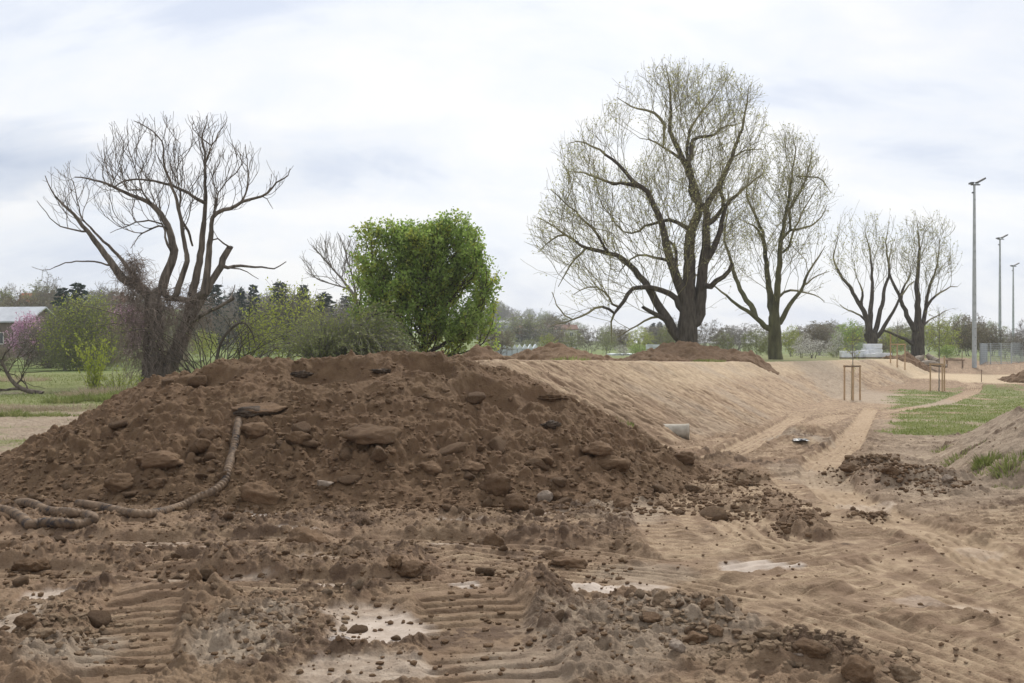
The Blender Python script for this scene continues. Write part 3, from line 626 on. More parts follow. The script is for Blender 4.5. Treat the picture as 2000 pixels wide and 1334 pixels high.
# the ones a viewer can tell apart: centre px, row, radius m, look
RK = [(508, 967, .185, 'tanclod', (1.1, .9, .8), 'largest rounded brown boulder at the foot of the heap right of the hose'),
      (310, 900, .22, 'tanclod', (1.3, .9, .45), 'flat grey brown slab of packed earth lying on the left flank of the heap'),
      (237, 947, .155, 'pile', (1.1, .9, .75), 'angular brown boulder low on the left flank of the heap'),
      (308, 946, .09, 'darkclod', (1, 1, .85), 'round dark clod beside the angular boulder on the left flank'),
      (412, 850, .125, 'darkclod', (1.1, .9, .85), 'angular brown block left of the hose just below the slab'),
      (396, 876, .10, 'darkclod', (.9, .9, 1.0), 'upright dark wedge shaped clod under the angular block left of the hose'),
      (505, 840, .16, 'tanclod', (1.3, .8, .6), 'orange brown tilted clod right of the top of the hose'),
      (583, 857, .12, 'pile', (1.2, .9, .7), 'brown lump in the middle of the heap face right of the hose'),
      (592, 880, .0, 'pile', (1, 1, 1), ''),
      (727, 850, .23, 'darkclod', (1.4, .9, .65), 'wide dark overhanging clod in the centre of the heap face'),
      (633, 946, .075, 'stone', (1.2, .8, .8), 'small pale stone low on the heap face'),
      (838, 917, .14, 'tanclod', (1.1, .8, .75), 'cracked tan block low in the centre of the heap'),
      (918, 912, .13, 'tanclod', (1.3, .9, .6), 'tan tilted slab with a dark underside right of centre on the heap'),
      (970, 950, .16, 'darkclod', (1.1, .9, .85), 'big dark angular boulder at the foot of the heap right of centre'),
      (1006, 990, .13, 'darkclod', (1, .9, .85), 'dark boulder standing at the very foot of the heap'),
      (1064, 976, .085, 'stone', (1.0, .8, .9), 'pale grey knobbly stone at the right foot of the heap'),
      (1086, 972, .065, 'pile', (1, 1, .9), 'round brown clod touching the pale knobbly stone'),
      (1218, 985, .10, 'tanclod', (1.2, .9, .7), 'rusty brown block at the right end of the heap foot'),
      (1335, 897, .14, 'darkclod', (1.2, 1, .7), 'dark hollow looking clod at the right tip of the heap'),
      (1165, 880, .17, 'tanclod', (1.3, .9, .6), 'reddish flat slab on the lower right slope of the heap'),
      (1055, 897, .14, 'pile', (1, .9, .8), 'rounded brown boulder on the right part of the heap'),
      (1195, 905, .16, 'pile', (1.2, 1, .7), 'wide brown clod near the right tip of the heap'),
      (240, 1012, .0, 'pile', (1, 1, 1), ''),
      (600, 1056, .15, 'tanclod', (1.1, 1, .75), 'pointed brown boulder on the mud in front of the heap'),
      (963, 1063, .085, 'darkclod', (1.1, 1, .9), 'dark round clod on the open mud below the centre boulder'),
      (801, 1118, .085, 'darkclod', (1.2, 1, .7), 'black brown lump on the mud in the middle of the picture'),
      (833, 1131, .035, 'darkclod', (1, 1, 1), 'small ball of dark mud just right of the black brown lump'),
      (772, 1098, .055, 'pile', (1, 1, .9), 'brown clod just behind the black brown lump'),
      (1085, 1088, .075, 'darkclod', (1.5, 1, .6), 'nearly black clod left of a brown one on the mud right of centre'),
      (1118, 1101, .095, 'tanclod', (1.6, 1, .6), 'long brown clod with a dark face on the mud right of centre'),
      (50, 1220, .085, 'darkclod', (1.1, 1, .8), 'dark rounded boulder at the lower left edge of the mud'),
      (85, 1238, .075, 'greyclod', (1.3, 1, .6), 'broken grey clod right behind the dark boulder at lower left'),
      (405, 1122, .06, 'pile', (1, 1, .9), 'small pointed clod on the mud left of centre'),
      (380, 1132, .055, 'tanclod', (.9, 1, 1.1), 'upright tan clod on the mud left of centre'),
      (60, 1108, .10, 'darkclod', (1.4, 1, .6), 'low dark clod near the left edge of the mud'),
      (8, 1068, .09, 'darkclod', (1.4, 1, .55), 'reddish clod cut by the left edge of the photo'),
      (1295, 1180, .10, 'greyclod', (1, .9, 1.0), 'tall grey clod beside the white silt patch'),
      (1268, 1207, .08, 'darkclod', (1.3, 1, .6), 'dark clod at the foot of the tall grey clod'),
      (1382, 1188, .085, 'tanclod', (1, .9, .85), 'square brown block right of the white silt patch'),
      (1358, 1250, .095, 'tanclod', (1.2, 1, .8), 'brown block in the rubble cluster below the square one'),
      (1322, 1262, .07, 'stone', (1, 1, .8), 'light grey block at the left end of the rubble cluster'),
      (1398, 1235, .06, 'tanclod', (1, 1, 1), 'small upright block in the rubble cluster'),
      (1502, 1240, .095, 'greyclod', (1.3, 1, .7), 'grey broken clod at the edge of the sandy track'),
      (1583, 1268, .105, 'darkclod', (1.3, 1, .65), 'wide brown clod with a dark underside near the bottom right'),
      (1560, 1279, .022, 'stone', (1.6, 1, .6), 'small oval white pebble beside the wide brown clod'),
      (1668, 1312, .12, 'tanclod', (1.1, 1, .8), 'big square brown boulder at the bottom edge right of centre'),
      (1765, 1322, .10, 'greyclod', (1.2, 1, .75), 'grey brown boulder at the bottom edge right of the square one'),
      (1450, 945, .12, 'darkclod', (1.2, 1, .6), 'brown clod left of a darker one past the right tip of the heap'),
      (1375, 936, .07, 'darkclod', (1, 1, .8), 'small dark clod just past the right tip of the heap'),
      (1405, 1128 + 0, .0, 'pile', (1, 1, 1), ''),
      (1850, 936, .07, 'stone', (1, 1, .8), 'pale stone at the foot of the right hand bank'),
      (1660, 912, .11, 'darkclod', (1.4, 1, .6), 'dark turned clod at the left end of the low clod row by the curved track'),
      (1740, 920, .12, 'darkclod', (1.3, 1, .7), 'dark broad clod in the middle of the low clod row by the curved track')]
kk = 0
for i, (px, row, r, m_, sc_, lab) in enumerate(RK):
    if r <= 0: continue
    r *= .64 if row > 1150 else (.8 if px > 1400 else 1)
    nm = 'pebble' if r < .024 else ('stone' if m_ == 'stone' else ('boulder' if 'boulder' in lab else 'clod'))
    rock(nm, px, row + r * 300 / 10, r * 1.0, lab, nm, sc_, seed=100 + i, mat=m_, rz=random.uniform(-.6, .6), rx=random.uniform(-.25, .25), rough=.12)
# slab with black underside at the top of the hose
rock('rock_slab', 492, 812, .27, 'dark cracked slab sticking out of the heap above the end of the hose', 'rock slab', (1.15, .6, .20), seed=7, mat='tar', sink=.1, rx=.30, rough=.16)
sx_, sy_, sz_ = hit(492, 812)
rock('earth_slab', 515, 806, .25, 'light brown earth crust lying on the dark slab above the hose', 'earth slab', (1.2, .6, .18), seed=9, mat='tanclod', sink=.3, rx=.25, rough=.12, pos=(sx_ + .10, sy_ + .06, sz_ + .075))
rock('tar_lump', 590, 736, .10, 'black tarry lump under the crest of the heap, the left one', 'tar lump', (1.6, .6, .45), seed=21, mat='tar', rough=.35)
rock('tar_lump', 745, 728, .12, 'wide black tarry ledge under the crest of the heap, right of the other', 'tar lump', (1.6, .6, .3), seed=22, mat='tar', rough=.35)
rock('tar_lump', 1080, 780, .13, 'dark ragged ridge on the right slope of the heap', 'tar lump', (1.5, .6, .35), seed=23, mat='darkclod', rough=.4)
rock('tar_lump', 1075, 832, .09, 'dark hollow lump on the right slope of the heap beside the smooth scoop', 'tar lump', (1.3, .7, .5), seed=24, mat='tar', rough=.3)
# many more, countable, alike: two groups of individuals
protos = []
for k_ in range(6):
    v, f = rock_shape(300 + k_, 3, (1.1, .95, .72), rough=.09); me_o = MB().add(v, f).build('clod', MAT[['pile', 'tanclod', 'darkclod', 'greyclod', 'pile', 'tanclod'][k_]], None, True); protos.append(me_o)
rs = np.random.default_rng(5)
def scatter_clods(n, area, rmin, rmax, label, group, kinds):
    c = 0
    while c < n:
        x, y = area(rs)
        z = float(solid(x, y)[0]); r = rmin + (rmax - rmin) * rs.random() ** 2.6
        p = protos[kinds[rs.integers(len(kinds))]]; o = p.copy(); col.objects.link(o)
        o.location = (x, y, z + r * .22); o.scale = (r * rs.uniform(.8, 1.35), r * rs.uniform(.8, 1.3), r * rs.uniform(.65, 1.05)); o.rotation_euler = (rs.uniform(-.5, .5), rs.uniform(-.5, .5), rs.uniform(0, 6.3))
        tag(o, label, 'clod', group); c += 1
def a_heap(r): 
    return (r.uniform(-6.6, 2.2), 10.15 + abs(r.normal()) * 1.15)
def a_mud(r):
    y = r.choice([r.uniform(7.2, 10.2), r.uniform(5.1, 8.0)], p=[.75, .25]); return (r.uniform(-.52 * y, .12 * y), y)
def a_rub(r):
    px, row = r.choice([0, 1, 2, 3], p=[.3, .3, .2, .2]), 0
    c = [(1330, 1225, 110, 40), (1560, 1300, 200, 35), (110, 1240, 110, 60), (560, 1215, 120, 60)][px]
    return gp(c[0] + r.normal() * c[2] * .6, c[1] + r.normal() * c[3] * .6)
scatter_clods(110, a_heap, .035, .13, 'brown clod lying loose on the face or at the foot of the big earth heap', 'clods loose on the big heap', [0, 0, 1, 2])
scatter_clods(90, a_mud, .022, .075, 'brown clod lying loose on the flat mud in front of the heap', 'clods loose on the mud', [0, 1, 2, 4])
scatter_clods(75, a_rub, .015, .050, 'grey or brown clod in the rubble churned up along the machine tracks', 'clods churned up along the tracks', [0, 3, 5, 3])
for p in protos: bpy.data.objects.remove(p)
# crumbs nobody could count
def crumbs(name, pts, rad, mat, label):
    n = len(pts); v1, f1 = ICO[1]; shapes = [rock_shape(900 + q, 1, (1.1, 1, .75), 9, 0)[0] for q in range(12)]
    V_ = np.zeros((n, len(v1), 3)); 
    for q in range(n):
        a = rs.uniform(0, 6.28); c, s_ = math.cos(a), math.sin(a); V_[q] = shapes[q % 12] @ np.array([[c, s_, 0], [-s_, c, 0], [0, 0, 1]]) * rad[q] * rs.uniform(.75, 1.3, 3) + pts[q]
    Fq = (f1[None] + (np.arange(n) * len(v1))[:, None, None]).reshape(-1, 3)
    o = MB().add(V_.reshape(-1, 3), Fq).build(name, MAT[mat], None, False); return tag(o, label, None, None, 'stuff')
def crumb_field(n, fn, rmin, rmax, pw=3.0):
    xy = np.array([fn(rs) for _ in range(n)]); z = solid(xy[:, 0], xy[:, 1]); r = rmin + (rmax - rmin) * rs.random(n) ** pw
    return np.stack([xy[:, 0], xy[:, 1], z + r * .25], 1), r
def f_heap(r):
    return (r.uniform(-8.0, 3.2), 9.95 + abs(r.normal()) * 1.3)
def f_heap2(r): return (r.uniform(-7.0, 2.6), r.uniform(10.2, 14))
p_, r_ = crumb_field(7500, f_heap, .006, .040); crumbs('clod_crumbs', p_, r_, 'pile', 'small brown crumbs of earth along the foot of the heap')
p_, r_ = crumb_field(3000, f_heap2, .006, .032); crumbs('clod_crumbs', p_, r_, 'tanclod', 'tan crumbs of earth over the face of the heap')
p_, r_ = crumb_field(6000, a_mud, .004, .026); crumbs('clod_crumbs', p_, r_, 'pile', 'small brown crumbs scattered over the mud')
p_, r_ = crumb_field(2600, a_rub, .004, .030); crumbs('clod_crumbs', p_, r_, 'greyclod', 'grey crumbs of soil along the machine tracks')
def f_sand(r): y = r.uniform(4.6, 22) ; return (r.uniform(.02, .55) * y, y)
p_, r_ = crumb_field(3400, f_sand, .003, .018, 3.0); crumbs('clod_crumbs', p_, r_, 'tanclod', 'small brown crumbs lying on the sandy ground')
def f_row(r):
    c = [(1700, 930, 60, 16), (1775, 950, 70, 12), (1550, 1035, 40, 10), (1440, 947, 45, 7), (1850, 965, 50, 8), (1700, 1012, 30, 5)][r.choice(6, p=[.36, .32, .08, .08, .1, .06])]; return gp(c[0] + r.normal() * c[2] * .6, c[1] + r.normal() * c[3] * .6)
p_, r_ = crumb_field(2600, f_row, .005, .040, 3.2); crumbs('clod_crumbs', p_, r_, 'pile', 'dark crumbs in the low row of turned earth beside the curved track')

# ------------------------------------------------------------------ the ribbed hose on the mud
t = MT('muddy_hose'); wv = t.n('ShaderNodeAttribute'); wv.attribute_name = 'm1'
nz = t.noise(9, 5, .65); c_ = t.ramp(nz, [(.34, (.030, .025, .026)), (.46, (.12, .08, .05)), (.7, (.26, .18, .115))]); t.bump(t.noise(50, 4, .6), .5, .01); MAT['hose'] = t.done(c_, .75, .3)
def hose(name, pts, r, label):
    P = smooth_path(np.array(pts), 60); n = len(P); s_ = np.concatenate([[0], np.cumsum(np.linalg.norm(np.diff(P, axis=0), axis=1))])
    m = int(s_[-1] / .008); q = np.linspace(0, s_[-1], m); P = np.stack([np.interp(q, s_, P[:, k_]) for k_ in range(3)], 1)
    rad = r * (1 + .10 * np.cos(2 * math.pi * q / .045) + .10 * pn(q * 3.1, q * 0 + 5) + .05 * pn(q * 11, q * 0 + 2))
    mb = MB(); mb.tube(P - P[0], rad, 14); o = mb.build(name, MAT['hose'], None, True); o.location = P[0]
    return tag(o, label, 'hose')
def hp(px, row, lift=.018):
    x, y, z = hit(px, row); return (x, y, z + lift)
hose('drain_hose', [hp(466, 822, .0), hp(462, 850), hp(455, 885), hp(447, 915), hp(438, 945), hp(415, 965), hp(385, 978), hp(345, 996), hp(290, 1008), hp(245, 1006), hp(195, 994), hp(152, 984, .0)], .044, 'brown ribbed hose running down the heap from under the slab and along its foot')
hose('drain_hose', [hp(35, 984, .0), hp(60, 990), hp(95, 1003), hp(135, 1006), hp(168, 1010), hp(182, 1021), hp(165, 1030), hp(125, 1026), hp(85, 1026), hp(58, 1030), hp(45, 1018), hp(20, 1004), hp(-15, 999), hp(-60, 990)], .047, 'looped piece of ribbed hose lying on the mud at the left edge')

# ------------------------------------------------------------------ concrete culvert end in the embankment
MAT['concrete'] = mat_noise('concrete', (.30, .27, .22), (.48, .44, .37), 6, bump=.35, bd=.01)
x0, y0, z0 = hit(1345, 858)
cv = empty('culvert_pipe', (x0, y0, z0 + .13), 'short grey concrete pipe end sticking out of the foot of the sandy embankment', 'culvert pipe', rz=R(-12))
mb = MB(); n = 40; L_ = .75; prof = [(-L_, .135), (0, .145), (0, .11), (-L_, .10)]
V_ = np.array([[a_x, a_r * math.cos(2 * math.pi * j / n), a_r * math.sin(2 * math.pi * j / n)] for (a_x, a_r) in prof for j in range(n)])
V_[:n * 2, 0] += .012 * pn(np.arange(n * 2) * .9, np.arange(n * 2) * .0 + 3)
mb.add(V_, [[i * n + j, i * n + (j + 1) % n, ((i + 1) % 4) * n + (j + 1) % n, ((i + 1) % 4) * n + j] for i in range(3) for j in range(n)])
mb.build('pipe_wall', MAT['concrete'], cv, False)
mb = MB(); th_ = np.linspace(0, 2 * math.pi, n + 1)[:-1]
V_ = np.array([[a_x, a_r * math.cos(q), a_r * math.sin(q)] for (a_x, a_r) in [(-.05, .151), (.012, .154), (.012, .105), (-.05, .105)] for q in th_])
mb.add(V_, [[i * n + j, i * n + (j + 1) % n, ((i + 1) % 4) * n + (j + 1) % n, ((i + 1) % 4) * n + j] for i in range(4) for j in range(n)])
mb.build('pipe_rim', MAT['concrete'], cv, False)
# scrap of black plastic by the little sand pile
MAT['plastic'] = mat_noise('black_plastic', (.03, .03, .032), (.07, .07, .075), 8, rough=.35, spec=.5, bump=.5)
x0, y0, z0 = hit(1563, 862)
g_ = np.linspace(-1, 1, 22); A_, B_ = np.meshgrid(g_, g_); zc = .10 * (fbm(A_ * 2, B_ * 2, 4) + .9) * (1 - .5 * np.hypot(A_, B_)); V_ = np.stack([A_ * .14 * (1 + .2 * pn(B_ * 3, A_)), B_ * .10, zc * .6], -1).reshape(-1, 3)
mb = MB(); F_ = [[i * 22 + j, i * 22 + j + 1, (i + 1) * 22 + j + 1, (i + 1) * 22 + j] for i in range(21) for j in range(21)]
mb.add(V_, F_); mb.add(V_ + [0, 0, -.004], F_); o = mb.build('plastic_sheet', MAT['plastic'], None, True); o.location = (x0, y0, z0); tag(o, 'crumpled scrap of black plastic beside the small sand pile on the track', 'plastic sheet')
# small heaps of earth beyond the crest
def small_heap(px, row, rx, ry, h, Y, label, seed, mat='tanclod'):
    x0 = (px - 1000) / F * Y; gz = zland(x0, Y); n = 110; a_ = np.linspace(-1.25, 1.25, n); A_, B_ = np.meshgrid(a_, a_)
    q = np.hypot(A_, B_) + .3 * fbm(A_ * 1.4 + seed, B_ * 1.4, 4); z = h * np.clip(1 - q, 0, 1) ** .85 * (1 + .5 * fbm(A_ * 1.5, B_ * 1.5 + seed, 3)) + .10 * h * fbm(A_ * 6, B_ * 6 + seed, 4, .65) + tile(A_ * rx * .5, B_ * ry * .5, .6, seed) * 1.2 * (q < 1)
    z = np.where(q > 1.0, -.12 - (q - 1) * .5, z); V_ = np.stack([A_ * rx, B_ * ry, z], -1).reshape(-1, 3)
    V_[:, 2] += (land(V_[:, 0] + x0, V_[:, 1] + Y) - gz)
    F_ = np.array([[i * n + j, i * n + j + 1, (i + 1) * n + j + 1, (i + 1) * n + j] for i in range(n - 1) for j in range(n - 1)])
    ok = (q.ravel()[F_] < 1.06).any(1); o = MB().add(V_, F_[ok]).build('earth_heap', MAT[mat], None, True); o.location = (x0, Y, gz); return tag(o, label, 'earth heap')
small_heap(1092, 690, 2.0, 1.8, .62, 34, 'low old earth heap with green weeds behind the near crest', 3, 'tanclod')
small_heap(1030, 690, 1.3, 1.3, .32, 36, 'small lump of earth left of the weedy heap behind the crest', 4, 'tanclod')
small_heap(1350, 690, 4.0, 3.0, 1.12, 56, 'wide brown earth heap under the biggest tree', 5, 'tanclod')
small_heap(1275, 700, 1.9, 2, .6, 52, 'low brown spill of earth left of the wide heap under the biggest tree', 6, 'tanclod')
small_heap(1430, 700, 2.6, 2, .6, 55, 'low brown spill of earth right of the wide heap under the biggest tree', 8, 'tanclod')
small_heap(930, 697, .5, .5, .20, 19, 'rounded sandy lump on the crest right behind the big heap', 7)
small_heap(880, 700, .4, .4, .15, 18, 'grey sandy lump on the crest, the left one of two behind the big heap', 9)
small_heap(2055, 722, 4, 2.5, 1.2, 76, 'brown earth heap at the right edge behind the haul road', 12, 'pile')
small_heap(1772, 716, 2.0, 1.3, .5, 84, 'flat heap of grubbed soil under the tree stumps', 14)

# ------------------------------------------------------------------ trees
class Tree:
    def __init__(s, seed): s.r = np.random.default_rng(seed); s.P = []; s.par = []; s.rf = []; s.cone = -.05; s.inert = .8; s.limb_thr = .45
    def limb(s, pts, r0, r1, step, parent=-1, jit=.0):
        pts = np.asarray(pts, float); P = smooth_path(pts, 10) if len(pts) > 2 else pts
        d = np.concatenate([[0], np.cumsum(np.linalg.norm(np.diff(P, axis=0), axis=1))]); n = max(2, int(d[-1] / step) + 1)
        q = np.linspace(0, d[-1], n); P = np.stack([np.interp(q, d, P[:, k_]) for k_ in range(3)], 1)
        P[1:-1] += s.r.normal(size=(n - 2, 3)) * jit * step
        if parent is None:                      # join the nearest node already there
            A = np.array(s.P); dd = np.linalg.norm(A - P[0], axis=1); parent = int(dd.argmin())
        pr = parent
        for i in range(n):
            if i == 0 and parent >= 0:
                continue
            s.P.append(P[i]); s.par.append(pr); s.rf.append(r0 + (r1 - r0) * (i / (n - 1)) ** .8); pr = len(s.P) - 1
        return pr
    def grow(s, A, D, di, dk, iters=80, trop=(0, 0, .1), jit=.25, zmin=-9):
        P = np.array(s.P); par = list(s.par); A = np.asarray(A, float)
        near = np.zeros(len(A), int); dist = np.full(len(A), 1e9)
        def upd(lo, hi):
            nonlocal near, dist
            for c in range(lo, hi, 400):
                c2 = min(hi, c + 400); dd = np.linalg.norm(A[:, None] - P[None, c:c2], axis=2); k_ = dd.argmin(1); v = dd[np.arange(len(A)), k_]; m = v < dist
                near = np.where(m, k_ + c, near); dist = np.where(m, v, dist)
        upd(0, len(P)); alive = dist > dk; last = None
        for it in range(iters):
            m = alive & (dist < di)
            if not m.any(): break
            idx = near[m]; u_, inv = np.unique(idx, return_inverse=True)
            v = A[m] - P[idx]; v /= np.linalg.norm(v, axis=1)[:, None] + 1e-9
            pd0 = np.array([P[i] - P[par[i]] if par[i] >= 0 else (0, 0, 1) for i in u_]); pd0 = pd0 / (np.linalg.norm(pd0, axis=1)[:, None] + 1e-9)
            okc = (v * pd0[inv]).sum(1) > s.cone
            acc = np.zeros((len(u_), 3)); np.add.at(acc, inv[okc], v[okc]); live = np.linalg.norm(acc, axis=1) > 1e-6
            if not live.any(): break
            u_ = u_[live]; acc = acc[live]; acc /= np.linalg.norm(acc, axis=1)[:, None] + 1e-6
            pd_ = np.array([P[i] - P[par[i]] if par[i] >= 0 else (0, 0, 1) for i in u_]); pd_ = pd_ / (np.linalg.norm(pd_, axis=1)[:, None] + 1e-9)
            acc = acc + s.inert * pd_ + np.array(trop) + s.r.normal(size=acc.shape) * jit; acc /= np.linalg.norm(acc, axis=1)[:, None] + 1e-9
            new = P[u_] + acc * D * (1 + .2 * s.r.normal(size=(len(u_), 1)).clip(-1, 1))
            lo = len(P); P = np.vstack([P, new]); par += list(u_); s.rf += [0] * len(new); upd(lo, len(P)); alive &= dist > dk
            if len(P) > 14000: break
        s.P = list(P); s.par = par
    def twigs(s, thr, n, L_, seg=3, up=.3, spread=.8, droop=0.0, prob=1.0):
        rad = s.radii(); P = np.array(s.P); N_ = len(P); par = np.array(s.par)
        dirs = np.array([P[i] - P[par[i]] if par[i] >= 0 else (0, 0, 1.) for i in range(N_)]); dirs /= np.linalg.norm(dirs, axis=1)[:, None] + 1e-9
        sel = np.where(rad < thr)[0]
        for i in sel:
            if s.r.random() > prob: continue
            for q in range(n):
                d = dirs[i] + s.r.normal(size=3) * spread + np.array([0, 0, up]); d /= np.linalg.norm(d); ln = L_ * s.r.uniform(.5, 1.2) / seg; p = P[i]; pr = i
                for k_ in range(seg):
                    d = d + s.r.normal(size=3) * .25 + np.array([0, 0, -droop]); d /= np.linalg.norm(d); p = p + d * ln
                    s.P.append(p); s.par.append(pr); s.rf.append(-1); pr = len(s.P) - 1
    def ramify(s, outline, Y, D, spec, depth=.8, up=.25, outw=.45, first=1, fuzz=9, curl=.16, droop=0.0, start=.22):
        """side branches in levels: spec = [(spacing, length, angle, n_seg)...]; they end where the crown ends"""
        P2 = np.array(outline, float); x0, y0 = P2.min(0) - 40; x1, y1 = P2.max(0) + 40; g = 3.0
        gx_, gy_ = np.meshgrid(np.arange(x0, x1, g), np.arange(y0, y1, g)); SD, _ = poly_sd(gx_, gy_, P2); hw = (P2[:, 0].max() - P2[:, 0].min()) / 2 * .85
        cen = at((P2[:, 0].min() + P2[:, 0].max()) / 2, P2[:, 1].max(), Y)
        def free(p, fz):
            px = 1000 + F * p[0] / p[1]; row = HZ - F * (p[2] - CZ) / p[1]; i = int((row - y0) / g); j = int((px - x0) / g)
            if i < 0 or j < 0 or i >= SD.shape[0] or j >= SD.shape[1]: return False
            sd_ = SD[i, j] - fz
            if sd_ < 0: return False
            q = hw - min(sd_, hw); h = math.sqrt(max(0, hw * hw - q * q)) * depth * Y / F; return abs(p[1] - Y) < h + .6
        # existing chains
        kids = {}
        for i, a in enumerate(s.par): kids.setdefault(a, []).append(i)
        cur = []
        for i, a in enumerate(s.par):
            if s.rf[i] > 0 and s.rf[i] < s.limb_thr and a >= 0: cur.append((i, a))
        r_ = s.r; seeds = [(i, np.array(s.P[i]) - np.array(s.P[a]), 1.0) for i, a in cur]
        for lv, (spc, ln, ang, step) in enumerate(spec):
            last = lv == len(spec) - 1; new = []; 
            for (i, d, k_) in seeds:
                sl = np.linalg.norm(d); nbr = sl / spc; nbr = int(nbr) + (r_.random() < nbr - int(nbr)); d0 = d / (sl + 1e-9)
                for _ in range(nbr):
                    perp = r_.normal(size=3); perp[2] += .25; perp -= perp.dot(d0) * d0; perp /= np.linalg.norm(perp) + 1e-9; a_ = math.radians(ang * r_.uniform(.6, 1.35)); p = np.array(s.P[i])
                    o_ = p - cen; o_ /= np.linalg.norm(o_) + 1e-9; dd = d0 * math.cos(a_) + perp * math.sin(a_) + outw * o_ * (.6 if lv else 1); dd /= np.linalg.norm(dd)
                    L__ = ln * r_.uniform(.45, 1.25) * (.6 + .4 * k_); n = max(2, int(L__ / step)); pr = i; fz = r_.uniform(-fuzz, fuzz)
                    for q in range(n):
                        dd = dd + r_.normal(size=3) * curl + np.array([0, 0, (up - droop * (1 if o_[2] < .45 else 0)) * .28]); dd /= np.linalg.norm(dd); p2 = p + dd * step
                        if not free(p2, fz): break
                        s.P.append(p2); s.par.append(pr); s.rf.append(-1 if last else 0); 
                        if q >= n * start or last: new.append((len(s.P) - 1, p2 - p, 1 - q / n))
                        pr = len(s.P) - 1; p = p2
            seeds = new
        return s
    def radii(s, tip=.012, e=2.3):
        n = len(s.P); par = s.par; a = np.zeros(n); 
        has = np.zeros(n, bool)
        for i in range(n - 1, -1, -1):
            if not has[i]: a[i] = max(a[i], tip ** e)
            if par[i] >= 0:
                if s.rf[i] >= 0: a[par[i]] += a[i]; has[par[i]] = True
        r = a ** (1 / e); rf = np.array(s.rf)
        return np.where(rf > 0, np.maximum(rf, np.minimum(r, rf * 1.05)), r)
    def mesh(s, scale=1.0, tip=.012, twig=.007, split=.05, sides=(8, 5, 3)):
        """two MB: thick wood and thin wood"""
        P = np.array(s.P); par = np.array(s.par); r = s.radii(tip) * scale; rf = np.array(s.rf); r[rf < 0] = twig
        n = len(P); main = np.full(n, -1)
        order = np.argsort(r)
        for i in order:
            if par[i] >= 0: main[par[i]] = i
        d = np.zeros((n, 3)); m = par >= 0; d[m] = P[m] - P[par[m]]; d[~m] = (0, 0, 1); d /= np.linalg.norm(d, axis=1)[:, None] + 1e-9
        # averaged direction at each node towards its main child
        dn = d.copy(); k_ = main >= 0; dn[k_] += d[main[k_]]; dn /= np.linalg.norm(dn, axis=1)[:, None] + 1e-9
        outm = [MB(), MB()]
        e = np.where(m)[0]; pa = par[e]; ismain = (main[pa] == e) & (r[pa] < r[e] * 1.7)
        r0 = np.where(ismain, r[pa], np.minimum(r[pa], r[e] * 1.25)); d0 = np.where(ismain[:, None], dn[pa], d[e]); d1 = dn[e]; r1 = r[e]
        p0 = P[pa] - np.where(ismain[:, None], 0, 1) * d[e] * 0; p1 = P[e]
        ref = np.array([.23, .91, .34])
        def ring(p, dd, rr, ns):
            u = np.cross(dd, ref); u /= np.linalg.norm(u, axis=1)[:, None] + 1e-9; w_ = np.cross(dd, u); a = np.arange(ns) * 2 * math.pi / ns
            return p[:, None] + rr[:, None, None] * (u[:, None] * np.cos(a)[None, :, None] + w_[:, None] * np.sin(a)[None, :, None])
        thick = r >= split
        for i in range(n):
            if par[i] >= 0 and not thick[par[i]]: thick[i] = False
        r1t = np.where(thick[e], np.maximum(r1, split), np.minimum(r1, split * .999))
        for lo, hi, ns, tgt in ((split * 2.2, 9, sides[0], 0), (split, split * 2.2, sides[1], 0), (split * .4, split, 4, 1), (-1, split * .4, sides[2], 1)):
            q = (r1t >= lo) & (r1t < hi)
            if not q.any(): continue
            a = ring(p0[q], d0[q], r0[q], ns); b = ring(p1[q], d1[q], r1[q], ns); V_ = np.concatenate([a, b], 1).reshape(-1, 3); k2 = q.sum()
            f = np.array([[j, (j + 1) % ns, ns + (j + 1) % ns, ns + j] for j in range(ns)]); Fq = (f[None] + (np.arange(k2) * 2 * ns)[:, None, None]).reshape(-1, 4)
            outm[tgt].add(V_, Fq)
        return outm
def leaf_cards(mb, pts, size, r, mi=0, stretch=1.6, up=0.0, dirs=None):
    n = len(pts)
    if n == 0: return
    if dirs is None:
        u = r.normal(size=(n, 3)); u[:, 2] += up
    else: u = dirs + r.normal(size=(n, 3)) * .25
    u /= np.linalg.norm(u, axis=1)[:, None] + 1e-9
    w_ = np.cross(u, r.normal(size=(n, 3))); w_ /= np.linalg.norm(w_, axis=1)[:, None] + 1e-9
    s_ = size * r.uniform(.6, 1.3, (n, 1)); a = pts; b = pts + u * s_ * .5 * stretch + w_ * s_ * .42; c = pts + u * s_ * stretch; d = pts + u * s_ * .5 * stretch - w_ * s_ * .42
    V_ = np.stack([a, b, c, d], 1).reshape(-1, 3); mb.add(V_, np.arange(4 * n).reshape(-1, 4), mi)
def add_leaves(t, mb, per, size, mi, thr=.03, spread=.15, prob=1.0, twig_only=False, stretch=1.6, up=0.):
    P = np.array(t.P); rad = t.radii(); rf = np.array(t.rf); sel = np.where((rf < 0) if twig_only else ((rad < thr) | (rf < 0)))[0]
    sel = sel[t.r.random(len(sel)) < prob]; pts = np.repeat(P[sel], per, 0) + t.r.normal(size=(len(sel) * per, 3)) * spread; leaf_cards(mb, pts, size, t.r, mi, stretch, up)
